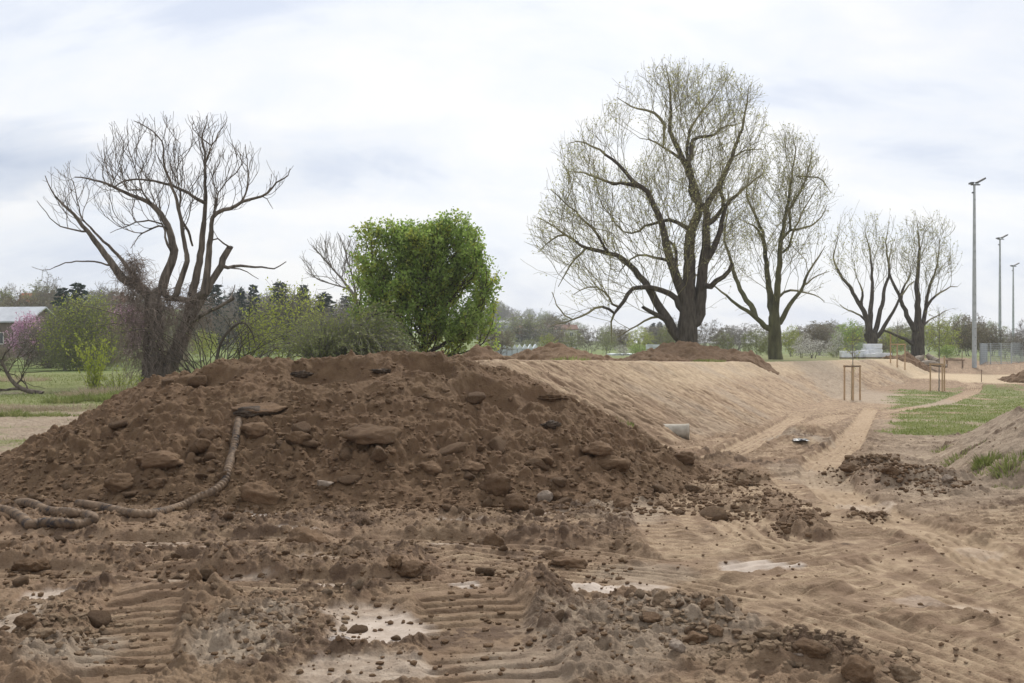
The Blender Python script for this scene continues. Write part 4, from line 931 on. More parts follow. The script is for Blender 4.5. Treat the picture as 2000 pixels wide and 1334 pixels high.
def outline_points(poly, Y, n, r, depth=.8, top_bias=0):
    """points through the volume of a crown whose silhouette is given"""
    P = np.array(poly, float); x0, y0 = P.min(0); x1, y1 = P.max(0); k_ = Y / F; out = []
    hw = (x1 - x0) / 2
    while len(out) < n:
        a = r.uniform((x0, y0), (x1, y1), (n, 2)); sd_, _ = poly_sd(a[:, 0], a[:, 1], P); a = a[sd_ > 0]; s_ = sd_[sd_ > 0]
        Rr = hw * .85; h = np.sqrt(np.maximum(0, Rr ** 2 - (Rr - np.minimum(s_, Rr)) ** 2)) * depth
        d = h * np.sign(r.uniform(-1, 1, len(a))) * r.random(len(a)) ** .6 * k_
        yy = Y + d; out += list(np.stack([(a[:, 0] - 1000) / F * yy, yy, CZ - (a[:, 1] - HZ) / F * yy], 1))
    return np.array(out[:n])
def traced(name, Y, base_row, limbs, outline, natt, D, label, seed, group=None, tip=.014, twig=.0085, twn=3, twL=.9, leaf=None, leafper=1, leafsize=.07, leafprob=.5, barkm='bark', dk=.9, extra=None, split=.07, trop=(0, 0, .05), jit=.25, twdroop=.05, twthr=.04, depthscale=1.0, scale=1.0, cat='tree', spec=None, ram={}, nleaf=None):
    t = Tree(seed); px0 = limbs[0][0][0][0]; zb = None
    for i, (pts, r0, r1) in enumerate(limbs):
        dy = 0; W = []
        amp = 0 if i == 0 else t.r.uniform(-1, 1) * 2.2 * depthscale
        for j, p in enumerate(pts):
            f = j / max(1, len(pts) - 1); yy = Y + amp * f + (p[2] if len(p) > 2 else 0)
            W.append(at(p[0], p[1], yy))
        t.limb(W, r0, r1, D, -1 if i == 0 else None, jit=.06)
    if spec: t.ramify(outline, Y, D, spec, **ram)
    elif natt: t.grow(outline_points(outline, Y, natt, t.r, .8 * depthscale), D, D * 9, dk, 110, trop, jit)
    if twn and not spec: t.twigs(twthr, twn, twL, 4, .2, .5, twdroop)
    P = np.array(t.P); base = np.array([P[0][0], P[0][1], zland(P[0][0], P[0][1])])
    t.P = list(P - base)
    e_ = empty(name, base, label, cat, group)
    wood, thin = t.mesh(scale, tip, twig, split, (10, 6, 3))
    if extra: extra(t, wood, thin)
    wood.build('trunk', MAT[barkm], e_, True)
    mats = [MAT['twigs' if leaf == 'bud' else barkm]]
    if leaf: add_leaves(t, thin, leafper, leafsize, 1, .02, .06, leafprob, twig_only=True); mats.append(MAT[leaf])
    thin.build('crown', mats, e_, False)
    return e_, t
LX = lambda cx0, cy0, k_, L_: [(cx0 + a * k_, cy0 + b * k_) for a, b in L_]
C7 = lambda *L_: LX(1000, 100, .35, L_)
C6 = lambda *L_: LX(50, 200, .275, L_)
C3 = lambda *L_: LX(900, 560, .25, L_)
C4 = lambda *L_: LX(1300, 560, .2, L_)
C5 = lambda *L_: LX(1600, 560, .2, L_)
C1 = lambda *L_: LX(0, 500, .25, L_)

# the biggest tree
big = [([(1343, 712), (1342, 690), (1342, 660), (1343, 630), (1345, 600), (1346, 570)], .95, .50),
       ([(1346, 572), (1347, 520), (1350, 450), (1367, 408), (1360, 380), (1350, 350), (1339, 324), (1325, 290), (1308, 257), (1310, 215), (1308, 170), (1300, 125)], .50, .03),
       ([(1355, 640), (1368, 600), (1371, 540), (1377, 500), (1380, 467), (1381, 404), (1400, 370), (1413, 345), (1432, 300), (1448, 254), (1458, 200), (1462, 170)], .50, .03),
       ([(1338, 600), (1331, 567), (1311, 513), (1300, 470), (1294, 443), (1287, 422), (1266, 376), (1241, 359), (1217, 331), (1190, 305), (1164, 289), (1133, 275), (1110, 280)], .42, .03),
       ([(1241, 359), (1215, 358), (1196, 359), (1150, 341), (1110, 335)], .16, .03),
       ([(1330, 668), (1315, 645), (1300, 617), (1290, 602), (1267, 565), (1252, 541), (1232, 520), (1210, 502), (1189, 495), (1147, 485), (1120, 470), (1101, 459), (1075, 470), (1055, 488)], .42, .03),
       ([(1330, 612), (1322, 585), (1305, 572), (1290, 565), (1262, 560), (1240, 562), (1225, 572), (1217, 590), (1205, 608), (1197, 612), (1185, 600), (1165, 600), (1150, 610), (1112, 627), (1090, 633), (1075, 637)], .26, .03),
       ([(1300, 625), (1288, 618), (1275, 612), (1262, 603), (1256, 600)], .2, .14),
       ([(1288, 618), (1265, 625), (1250, 634), (1228, 645), (1205, 660)], .1, .03),
       ([(1195, 613), (1194, 640), (1195, 670)], .08, .03),
       ([(1360, 585), (1372, 560), (1385, 560), (1402, 548), (1420, 534), (1430, 515)], .3, .12),
       ([(1374, 520), (1385, 500), (1395, 485), (1408, 440), (1420, 397), (1450, 370), (1475, 350), (1490, 341)], .28, .04),
       ([(1339, 330), (1345, 310), (1350, 303), (1350, 275), (1370, 268), (1392, 264), (1410, 250), (1430, 243), (1450, 240)], .22, .03),
       ([(1335, 320), (1310, 295), (1290, 285), (1273, 275), (1250, 270)], .14, .03),
       ([(1308, 257), (1295, 235), (1282, 222), (1262, 215), (1235, 210), (1205, 190)], .15, .03),
       ([(1189, 495), (1170, 465), (1150, 440), (1110, 400), (1075, 370)], .12, .03), ([(1101, 459), (1080, 440), (1050, 425)], .08, .03), ([(1112, 627), (1092, 600), (1078, 570)], .08, .03), ([(1147, 485), (1120, 510), (1090, 560)], .1, .03), ([(1205, 608), (1180, 570), (1150, 560), (1120, 575)], .1, .03),
       ([(1352, 450), (1335, 440), (1318, 432), (1300, 432), (1285, 436), (1262, 440), (1250, 452), (1235, 455), (1215, 450), (1195, 430)], .18, .03),
       ([(1320, 540), (1320, 510), (1318, 480), (1305, 470)], .16, .1),
       ([(1310, 510), (1290, 505), (1270, 500), (1250, 498), (1235, 505), (1215, 525), (1205, 545)], .13, .03),
       ([(1380, 440), (1400, 420), (1415, 400), (1408, 370), (1425, 320), (1440, 300), (1470, 290), (1490, 292)], .2, .03),
       ([(1365, 400), (1350, 380), (1352, 340), (1342, 300), (1350, 250), (1375, 215), (1400, 180)], .22, .03),
       ([(1345, 620), (1332, 640), (1318, 652), (1300, 640)], .2, .05)]
bigo = [(1028, 480), (1045, 400), (1075, 345), (1085, 290), (1110, 260), (1150, 235), (1180, 215), (1190, 165), (1220, 145), (1270, 128), (1310, 115), (1370, 125), (1430, 135), (1480, 165), (1497, 230), (1480, 270), (1500, 330), (1480, 420), (1460, 500), (1430, 560),
        (1400, 590), (1290, 590), (1265, 620), (1220, 670), (1170, 640), (1120, 650), (1070, 625), (1085, 580), (1110, 545), (1060, 530), (1028, 515)]
traced('bare_tree', 70, 675, big, bigo, 8500, .55, 'biggest old tree with a massive trunk and wide crown just coming into leaf', 1, tip=.010, twig=.0075, twn=3, twL=1.5, leaf='bud', leafper=2, leafsize=.09, leafprob=.55, dk=.75, split=.085, spec=[(.62, 6.0, 52, .5), (.38, 2.7, 46, .45), (.25, 1.4, 42, .46)], ram=dict(droop=1.0, outw=.65, up=.15, fuzz=20))
tr2 = [([(1515, 715), (1515, 690), (1514, 660), (1512, 620)], .62, .45),
       ([(1500, 648), (1490, 632), (1472, 616), (1457, 606), (1440, 596), (1420, 578), (1406, 566), (1390, 555)], .26, .05),
       ([(1474, 618), (1468, 600), (1457, 585), (1444, 560), (1435, 540), (1425, 500), (1415, 460), (1425, 400)], .26, .03),
       ([(1510, 620), (1506, 600), (1504, 580), (1500, 545), (1495, 500), (1490, 457), (1475, 420), (1458, 380), (1465, 330)], .32, .03),
       ([(1514, 620), (1516, 590), (1518, 572), (1522, 520), (1525, 467), (1535, 420), (1546, 345), (1553, 300), (1550, 265)], .32, .03),
       ([(1520, 640), (1526, 626), (1540, 600), (1556, 576), (1568, 560), (1580, 530), (1600, 500), (1612, 480)], .26, .03),
       ([(1526, 580), (1535, 568), (1560, 568), (1590, 575), (1610, 590)], .13, .03),
       ([(1525, 467), (1545, 450), (1570, 445), (1600, 430), (1615, 400)], .14, .03), ([(1490, 457), (1470, 440), (1450, 430)], .12, .03),
       ([(1535, 420), (1560, 380), (1580, 330), (1585, 290)], .14, .03), ([(1568, 560), (1595, 540), (1620, 530)], .09, .03), ([(1546, 345), (1575, 345), (1605, 350), (1622, 375)], .1, .03), ([(1520, 500), (1540, 480), (1555, 440), (1575, 400), (1600, 360)], .12, .03)]
tr2o = [(1425, 560), (1405, 500), (1415, 430), (1440, 330), (1480, 260), (1530, 245), (1580, 262), (1608, 315), (1622, 360), (1636, 400), (1615, 450), (1600, 520), (1615, 565), (1570, 600), (1540, 560), (1480, 590), (1450, 620)]
traced('bare_tree', 80, 705, tr2, tr2o, 4500, .5, 'second large tree with yellowish new buds right of the biggest tree', 2, tip=.010, twig=.008, twn=3, twL=1.5, leaf='bud', leafper=2, leafsize=.10, leafprob=.65, barkm='barkmoss', dk=.75, split=.085, spec=[(.48, 5.4, 50, .5), (.36, 2.5, 44, .45), (.26, 1.4, 42, .46)], ram=dict(droop=.8, outw=.6, up=.15, fuzz=18))
tr3 = [([(1705, 712), (1702, 688), (1701, 670), (1698, 650)], .85, .6), ([(1698, 652), (1694, 630), (1686, 605), (1680, 596), (1668, 575), (1660, 560), (1640, 535), (1628, 500), (1640, 460)], .34, .03),
       ([(1699, 650), (1700, 620), (1700, 600), (1704, 570), (1704, 550), (1700, 500), (1690, 450)], .34, .03),
       ([(1704, 660), (1712, 640), (1718, 610), (1724, 590), (1728, 560), (1738, 530), (1730, 480), (1735, 440)], .32, .03),
       ([(1710, 668), (1720, 648), (1733, 628), (1744, 610), (1752, 595), (1758, 580), (1766, 570), (1772, 560), (1785, 550)], .28, .06), ([(1694, 630), (1675, 612), (1655, 606), (1640, 595)], .14, .04), ([(1682, 600), (1684, 570), (1672, 540)], .2, .03)]
tr3o = [(1600, 560), (1610, 470), (1640, 420), (1675, 400), (1720, 408), (1748, 430), (1745, 520), (1725, 590), (1690, 560), (1650, 612), (1625, 600)]
traced('bare_tree', 105, 700, tr3, tr3o, 2400, .6, 'third bare tree with several upright stems behind the white wrapped pallets', 3, tip=.012, twig=.0095, twn=3, twL=1.6, leaf='bud', leafper=2, leafsize=.115, leafprob=.6, split=.10, spec=[(.55, 4.8, 40, .6), (.42, 2.6, 44, .52), (.28, 1.6, 42, .5)], ram=dict(droop=.5, outw=.6, up=.15, fuzz=14))
tr4 = [([(1790, 712), (1792, 688), (1793, 670), (1793, 650), (1794, 640)], .80, .6), ([(1794, 640), (1793, 610), (1792, 580), (1790, 560), (1794, 520), (1795, 470), (1790, 430)], .42, .03),
       ([(1788, 655), (1784, 638), (1776, 625), (1770, 614), (1763, 595), (1758, 580), (1745, 555), (1735, 520), (1745, 470)], .34, .03),
       ([(1797, 645), (1803, 630), (1808, 605), (1810, 590), (1815, 560), (1830, 520), (1835, 470)], .28, .03), ([(1808, 605), (1815, 590), (1828, 578), (1840, 570), (1860, 560), (1870, 560)], .2, .04),
       ([(1786, 678), (1775, 665), (1760, 660), (1745, 653), (1728, 646)], .24, .10), ([(1800, 640), (1812, 626), (1830, 618), (1850, 606)], .14, .04), ([(1758, 580), (1765, 560), (1775, 545), (1785, 520)], .18, .03)]
tr4o = [(1735, 560), (1733, 480), (1745, 425), (1780, 412), (1830, 412), (1862, 440), (1870, 500), (1888, 560), (1870, 610), (1840, 620), (1815, 590), (1780, 610), (1755, 590)]
traced('bare_tree', 106, 700, tr4, tr4o, 2400, .6, 'rightmost of the four large bare trees, with a low broken limb to the left', 4, tip=.012, twig=.0095, twn=3, twL=1.6, leaf='bud', leafper=2, leafsize=.115, leafprob=.6, split=.10, spec=[(.55, 4.8, 40, .6), (.42, 2.6, 44, .52), (.28, 1.6, 42, .5)], ram=dict(droop=.5, outw=.6, up=.15, fuzz=14))

# the dead tree on the left, wrapped in dry vines
dead = [([(300, 752), (300, 735), (300, 700), (301, 650), (301, 610), (300, 583)], .55, .36),
        ([(300, 583), (305, 573), (314, 567), (327, 530), (339, 500), (336, 475), (330, 447), (322, 430), (314, 417), (300, 402), (284, 392), (255, 380), (220, 365), (185, 352), (146, 346)], 0.259, 0.025),
        ([(298, 590), (290, 575), (275, 562), (258, 555), (242, 547), (232, 535), (222, 520), (207, 500), (193, 480), (178, 460), (163, 442), (140, 415), (113, 390), (98, 370), (88, 343)], 0.259, 0.02),
        ([(174, 456), (145, 448), (119, 442), (102, 431), (86, 412), (72, 392)], 0.0504, 0.015),
        ([(284, 567), (262, 540), (242, 511), (220, 488), (198, 467), (180, 447), (160, 428), (152, 395), (143, 354)], 0.122, 0.018),
        ([(220, 520), (190, 512), (160, 510), (135, 512), (110, 520), (90, 527), (62, 521)], 0.0504, 0.012),
        ([(316, 560), (330, 585), (345, 575), (350, 557), (360, 525), (366, 502), (358, 460), (352, 420), (340, 375), (325, 337), (318, 305), (319, 282), (308, 265), (297, 255), (280, 245), (262, 236)], 0.173, 0.02),
        ([(318, 750), (317, 740), (332, 712), (350, 675), (362, 650), (372, 610), (378, 590)], .42, .28),
        ([(376, 600), (376, 580), (377, 567), (387, 520), (394, 475), (399, 420), (402, 365), (401, 330), (402, 310), (398, 290), (394, 271), (400, 250), (405, 225)], 0.216, 0.02),
        ([(402, 310), (412, 290), (418, 280), (430, 255), (443, 236)], 0.0504, 0.015), ([(396, 275), (385, 260), (375, 245), (368, 232)], 0.036, 0.012),
        ([(380, 590), (392, 575), (399, 567), (406, 520), (410, 475), (413, 450), (416, 425), (430, 413), (449, 406), (465, 400), (479, 392), (500, 385), (517, 379), (545, 355), (560, 345), (567, 329)], 0.202, 0.02),
        ([(479, 392), (482, 370), (484, 337), (483, 310), (479, 282)], 0.0504, 0.015), ([(416, 425), (425, 380), (440, 360), (462, 335), (475, 310), (450, 280)], 0.0432, 0.012),
        ([(517, 379), (525, 395), (533, 408)], 0.0288, 0.012),
        ([(372, 625), (385, 600), (395, 585), (410, 555), (420, 537), (432, 522), (436, 505), (442, 495), (449, 483)], 0.187, 0.15),
        ([(432, 524), (447, 522), (462, 519), (490, 521), (515, 522), (535, 525), (559, 511)], 0.0936, 0.02), ([(455, 521), (480, 530), (505, 545)], 0.036, 0.015), ([(449, 485), (435, 475), (425, 466), (410, 470)], 0.0576, 0.03),
        ([(394, 395), (375, 382), (352, 370), (320, 358), (284, 351), (250, 352), (215, 365), (200, 345)], 0.0936, 0.02), ([(330, 450), (318, 440), (300, 445), (275, 460), (255, 485)], 0.0576, 0.015),
        ([(340, 500), (325, 470), (318, 440), (290, 430), (250, 440), (215, 455)], 0.072, 0.015), ([(352, 430), (368, 450), (372, 465), (376, 480)], 0.072, 0.05),
        ([(352, 420), (352, 380), (345, 340), (350, 300), (352, 280)], 0.0576, 0.014), ([(284, 392), (275, 360), (262, 325), (252, 290), (248, 240)], 0.0504, 0.012), ([(255, 380), (240, 350), (225, 300)], 0.036, 0.012),
        ([(365, 640), (382, 625), (400, 612), (425, 600), (457, 582)], 0.0936, 0.07), ([(457, 582), (455, 570), (459, 556)], 0.036, 0.02),
        ([(250, 640), (235, 617), (200, 605), (160, 597), (130, 590)], 0.036, 0.012), ([(262, 650), (230, 632), (195, 635), (180, 640)], 0.036, 0.015), ([(330, 715), (310, 700), (290, 690), (280, 680)], 0.101, 0.08)]
deado = [(75, 395), (95, 330), (140, 320), (160, 345), (170, 310), (200, 280), (225, 240), (290, 225), (330, 225), (350, 270), (365, 225), (440, 230), (445, 280), (510, 285), (520, 340), (570, 330), (540, 400), (480, 420), (470, 480), (420, 460), (390, 420), (340, 440), (280, 500), (230, 470), (190, 440), (150, 450), (110, 440)]
def vines(t, wood, thin):
    pass
de, dt = traced('dead_tree', 45, 745, dead, deado, 650, .3, 'large dead leafless tree wrapped in dry brown vines left of the heap', 5, tip=.009, twig=.006, twn=1, twL=.9, barkm='barkpale', dk=.42, split=.05, depthscale=.7, spec=[(.34, 2.2, 55, .22), (.30, 1.1, 48, .2), (.36, .55, 44, .2)], ram=dict(up=.85, outw=.25, curl=.15, fuzz=18, start=.15))
vr = np.random.default_rng(6); mb = MB()
def strand(mb, p, d, ln, n, droop, rad, r, jit=.3, mi=0):
    P = [p]; st = ln / n
    for i in range(n):
        d = d + r.normal(size=3) * jit + np.array([0, 0, -droop]); d = d / (np.linalg.norm(d) + 1e-9); p = p + d * st; P.append(p)
    mb.tube(P, np.linspace(rad, rad * .5, n + 1), 3, mi, False)
def vine_along(pts, n, spread, ln, zlo=.3):
    W = np.array([at(a, b, 45 + c) for a, b, c in pts]) - np.array(de.location); 
    for q in range(n):
        k_ = vr.integers(len(W) - 1); f = vr.random(); p = W[k_] * (1 - f) + W[k_ + 1] * f; p = p + vr.normal(size=3) * spread * np.array([1, 1, .5])
        strand(mb, p, vr.normal(size=3) * .6 + np.array([0, 0, .1]), vr.uniform(.5, 1.4) * ln, 7, vr.uniform(.05, .5), .011, vr, .33)
vine_along([(300, 720, 0), (300, 650, 0), (295, 590, 0)], 340, .45, 1.5)
vine_along([(270, 700, -.5), (262, 640, -.5), (262, 590, -.3), (262, 550, 0)], 480, .30, 1.7)
vine_along([(345, 690, 0), (370, 620, 0), (385, 580, 0)], 350, .35, 1.2)
vine_along([(275, 562, 0), (258, 530, 0), (262, 505, 0)], 420, .22, .9)
vine_along([(320, 640, .3), (330, 600, .3), (340, 560, .2)], 250, .4, 1.2)
mb.build('hanging_vine', MAT['vine'], de, False)

# ------------------------------------------------------------------ generic plants
def ell_points(n, r, w, d, h, zc, shape=1.0):
    u = r.normal(size=(n, 3)); u /= np.linalg.norm(u, axis=1)[:, None]; q = r.random(n) ** .45; p = u * q[:, None] * np.array([w / 2, d / 2, h / 2])
    lump = 1 + .28 * fbm(u[:, 0] * 2 + shape, u[:, 2] * 2 + u[:, 1] * 2, 2); p *= lump[:, None]; p[:, 2] += zc; return p
def crown_tree(name, seed, H, W_, label, cat, leaf, per, size, trunk=.25, bark='barkgrey', natt=600, D=None, twn=2, twL=None, prob=1., spread=None, lo=.18, multi=1, tip=.02, twig=.014, group=None, jit=.25, stretch=1.5, rtrunk=None):
    t = Tree(seed); D = D or H / 22; r = t.r; rt = rtrunk or H * .016
    for m_ in range(multi):
        ox = (r.normal(size=2) * W_ * .05 if multi > 1 else np.zeros(2)); dx = r.normal(size=2) * W_ * (.16 if multi > 1 else .03)
        t.limb([(ox[0], ox[1], -.2), (ox[0] + dx[0] * .4, ox[1] + dx[1] * .4, H * .25), (ox[0] + dx[0], ox[1] + dx[1], H * (.62 if multi == 1 else .5))], rt / math.sqrt(multi), rt * .35 / math.sqrt(multi), D, -1, .1)
    zc = H * (lo + 1) / 2; t.grow(ell_points(natt, r, W_, W_ * .9, H * (1 - lo), zc, seed), D, D * 10, D * 1.15, 60, (0, 0, .08), jit)
    if twn: t.twigs(tip * 2.2, twn, twL or H * .07, 2, .25, .8, .0)
    wood, thin = t.mesh(1, tip, twig, min(.6 * rt / math.sqrt(multi), max(.015, rt * .35)), (7, 5, 3))
    e_ = empty(name, (0, 0, 0), label, cat, group)
    wood.build('trunk', MAT[bark], e_, True); mats = [MAT[bark]]
    if leaf:
        for q, lf in enumerate([leaf] if isinstance(leaf, str) else leaf): mats.append(MAT[lf]); add_leaves(t, thin, per, size, q + 1, tip * 2.0, spread or size * .9, prob, stretch=stretch)
    thin.build('crown', mats, e_, False); return e_
def put(e_, px, Y, sc=1.0, rz=0.0, row=None, dz=0.):
    x = (px - 1000) / F * Y; e_.location = (x, Y, zland(x, Y) - .05 + dz); e_.rotation_euler = (0, 0, rz); e_.scale = (sc, sc, sc) if isinstance(sc, (int, float)) else sc; return e_
def stem_bush(name, seed, H, W_, n, label, cat, leaf, per, size, droop=.1, bark='barkgrey', rad=.012, spread=1.0, seg=8, lean=(0, 0), group=None, leafz=0.0, jit=.12, stretch=1.6, child='stems', lchild='foliage', basew=.15):
    r = np.random.default_rng(seed); e_ = empty(name, (0, 0, 0), label, cat, group); mb = MB(); lf = MB(); pts = []; dd = []
    for q in range(n):
        a = r.uniform(0, 6.283); k_ = r.random() ** .7; d = np.array([math.cos(a) * k_ * spread * W_ / H * .8 + lean[0], math.sin(a) * k_ * spread * W_ / H * .8 + lean[1], 1.0]); d /= np.linalg.norm(d)
        p = np.array([math.cos(a) * W_ * basew * k_, math.sin(a) * W_ * basew * k_, -.05]); ln = H * r.uniform(.65, 1.15); P = [p]
        for i in range(seg):
            d = d + r.normal(size=3) * jit + np.array([0, 0, -droop * (i / seg)]); d /= np.linalg.norm(d); p = p + d * ln / seg; P.append(p)
            if i / seg >= leafz:
                for _ in range(per): pts.append(P[-2] + (p - P[-2]) * r.random() + r.normal(size=3) * size * .5); dd.append(d)
        mb.tube(P, np.linspace(rad, rad * .4, seg + 1), 3, 0, False)
    mb.build(child, MAT[bark], e_, False)
    if per: leaf_cards(lf, np.array(pts), size, r, 0, stretch, 0, np.array(dd) * .6); lf.build(lchild, MAT[leaf], e_, False)
    return e_
def conifer(name, seed, H, W_, label, group=None, dens=1.0, cat='conifer'):
    r = np.random.default_rng(seed); e_ = empty(name, (0, 0, 0), label, cat, group); tr = MB(); tr.tube([(0, 0, -.3), (0, 0, H * .5), (0, 0, H)], [H * .016, H * .01, .01], 6); tr.build('trunk', MAT['barkgrey'], e_, True)
    mb = MB(); pts = []; dd = []; z = H * .10
    while z < H * .99:
        f = 1 - (z / H); L_ = W_ / 2 * (f ** .8) * r.uniform(.7, 1.1) + .1; nb_ = int(6 + 3 * r.random())
        for b in range(nb_):
            a = r.uniform(0, 6.283); l_ = L_ * r.uniform(.6, 1.15); n = max(3, int(l_ / (H * .022) * dens)); t_ = np.linspace(.05, 1, n)
            P = np.stack([np.cos(a) * t_ * l_, np.sin(a) * t_ * l_, z - .30 * t_ * l_ + .25 * l_ * t_ ** 2], 1); 
            pts.append(P + r.normal(size=P.shape) * H * .008); dd.append(np.tile([math.cos(a), math.sin(a), -.2], (n, 1)) + r.normal(size=(n, 3)) * .5)
        z += H * .028
    leaf_cards(mb, np.vstack(pts), H * .040, r, 0, 1.7, 0, np.vstack(dd)); mb.build('crown', MAT['needle'], e_, False); return e_

# green leafy tree in the middle
def leafy(name, Y, limbs, outline, label, seed, leaf, size, per, prob, spec):
    t = Tree(seed)
    for i, (pts, r0, r1) in enumerate(limbs): 
        amp = t.r.uniform(-1, 1) * 2.0 * (i > 0); t.limb([at(p[0], p[1], Y + amp * j / (len(pts) - 1)) for j, p in enumerate(pts)], r0, r1, .3, -1 if i == 0 else None, .08)
    t.limb_thr = .3; t.ramify(outline, Y, .3, spec, .75, .35, .35, fuzz=16, start=.1); P = np.array(t.P); base = np.array([P[0][0], Y, zland(P[0][0], Y)]); t.P = list(P - base); e_ = empty(name, base, label, 'tree')
    wood, thin = t.mesh(1, .010, .007, .04, (8, 5, 3)); wood.build('trunk', MAT['bark'], e_, True); P = np.array(t.P); rf = np.array(t.rf); ok = (rf <= 0)
    sel = np.where(ok & (t.r.random(len(P)) < prob))[0]; gap = fbm(P[sel][:, 0] * 1.1, P[sel][:, 2] * 1.1 + P[sel][:, 1] * .7, 3); sel = sel[gap > -.36]
    pts = np.repeat(P[sel], per, 0) + t.r.normal(size=(len(sel) * per, 3)) * size * .8; q = len(pts) // 4
    leaf_cards(thin, pts[q:], size, t.r, 1, 1.5, .2); leaf_cards(thin, pts[:q], size, t.r, 2, 1.5, .2); thin.build('crown', [MAT['bark'], MAT[leaf], MAT['yellow']], e_, False)
gl = [([(826, 720), (826, 700), (826, 660), (830, 600), (835, 540), (832, 480)], .16, .03), ([(826, 690), (800, 650), (765, 600), (735, 540), (715, 470)], .12, .02), ([(828, 690), (855, 640), (880, 580), (892, 500), (896, 440)], .13, .02), ([(828, 695), (870, 670), (915, 630), (945, 570), (950, 530)], .11, .02),
      ([(822, 700), (780, 685), (740, 660), (705, 620), (695, 580)], .10, .02), ([(828, 660), (815, 600), (790, 540), (775, 470)], .10, .02), ([(830, 650), (855, 590), (865, 520), (868, 460)], .10, .02), ([(830, 700), (880, 695), (930, 680), (950, 660)], .08, .02), ([(832, 620), (850, 620), (900, 560), (930, 500)], .08, .02), ([(822, 705), (790, 705), (760, 695)], .06, .02), ([(826, 660), (790, 620), (740, 610), (700, 640)], .07, .02), ([(832, 580), (842, 520), (850, 455)], .07, .02), ([(818, 600), (808, 520), (806, 452)], .07, .02), ([(832, 540), (828, 500), (826, 458)], .06, .02)]
glo = [(676, 570), (688, 470), (700, 440), (735, 432), (770, 445), (800, 436), (830, 440), (856, 428), (872, 415), (905, 412), (922, 440), (945, 480), (956, 520), (978, 560), (970, 620), (962, 680), (930, 712), (770, 712), (735, 680), (705, 640), (684, 610)]
leafy('leafy_tree', 44, gl, glo, 'bright green leafy tree behind the crest of the earth heap', 31, 'green', .105, 5, 1.0, [(.28, 2.3, 45, .22), (.20, 1.1, 42, .2), (.20, .5, 40, .17)])
# bare leaning tree left of it
lean = [([(716, 640), (705, 605), (695, 585), (675, 555), (650, 525), (628, 500), (612, 480)], .16, .02), ([(695, 585), (690, 550), (680, 510), (668, 475), (660, 455)], .09, .015), ([(705, 600), (705, 560), (700, 520), (700, 480)], .09, .015), ([(680, 562), (650, 555), (620, 545), (598, 530)], .06, .012), ([(650, 525), (640, 500), (640, 470)], .05, .012)]
leano = [(585, 500), (600, 470), (640, 452), (680, 458), (710, 475), (705, 560), (690, 600), (650, 580), (610, 570), (590, 540)]
traced('bare_tree', 60, 700, lean, leano, 900, .4, 'leaning grey bare tree with fine twigs left of the green leafy tree', 41, tip=.011, twig=.009, twn=2, twL=.8, dk=.5, split=.04, barkm='barkgrey', spec=[(.30, 2.4, 36, .35), (.28, 1.3, 34, .3), (.22, .8, 32, .3)])

# ------------------------------------------------------------------ shrubs near the heap
put(stem_bush('willow_shrub', 51, 2.9, 3.0, 420, 'olive arching willow shrub between the yellow bushes and the green leafy tree', 'shrub', 'olive', 3, .07, .55, spread=1.2, lean=(.25, 0), rad=.012, jit=.10), 690, 40)
put(stem_bush('willow_shrub', 52, 2.3, 2.4, 260, 'smaller olive shrub left of the arching willow, just behind the heap crest', 'shrub', 'olive', 3, .06, .35, spread=1.1, rad=.011), 630, 39)
put(crown_tree('spring_bush', 53, 4.0, 4.2, 'tallest yellow green bush behind the heap crest', 'bush', 'yellow', 2, .09, natt=600, D=.22, twn=2, twL=.6, lo=.05, multi=7, tip=.010, twig=.008, prob=.55), 562, 52)
put(crown_tree('spring_bush', 54, 3.3, 2.0, 'narrow yellow green bush between the dead tree and the tallest yellow bush', 'bush', 'yellow', 2, .09, natt=320, D=.2, twn=2, twL=.5, lo=.05, multi=5, tip=.010, twig=.008, prob=.55), 490, 50)
put(stem_bush('spring_bush', 55, 2.6, .8, 24, 'slender bright yellow green sapling left of the dead tree', 'sapling', 'yellow', 7, .075, .0, spread=.55, rad=.010), 183, 40)
put(stem_bush('spring_bush', 56, 1.2, 1.6, 40, 'low bright green bush at the foot of the dead tree', 'bush', 'yellow', 4, .06, .1, spread=1), 235, 41)
put(crown_tree('willow_tree', 57, 5.2, 6.0, 'broad grey green willow left of the dead tree', 'tree', ['olive', 'yellow'], 1, .12, natt=1500, D=.30, twn=3, twL=.9, lo=-.05, multi=8, tip=.011, twig=.009, prob=.8), 168, 74)
put(crown_tree('willow_tree', 58, 4.0, 5.0, 'low grey green willow bush right of the pink tree', 'bush', 'brownleaf', 2, .11, natt=700, D=.28, twn=3, twL=.7, lo=-.05, multi=7, tip=.012, twig=.010, prob=.6), 100, 80)
put(crown_tree('blossom_tree', 59, 4.5, 2.5, 'pink blossoming tree in front of the grey roofed house', 'tree', 'pink', 5, .13, natt=500, D=.28, twn=2, twL=.7, lo=.1, multi=3, tip=.014, twig=.01, prob=.9, bark='bark'), 52, 90)
put(crown_tree('blossom_tree', 60, 4.6, 4.2, 'pink blossoming tree seen through the dead tree', 'tree', 'pink', 4, .13, natt=500, D=.28, twn=2, twL=.7, lo=.1, multi=3, tip=.014, twig=.01, prob=.8, bark='bark'), 240, 88)
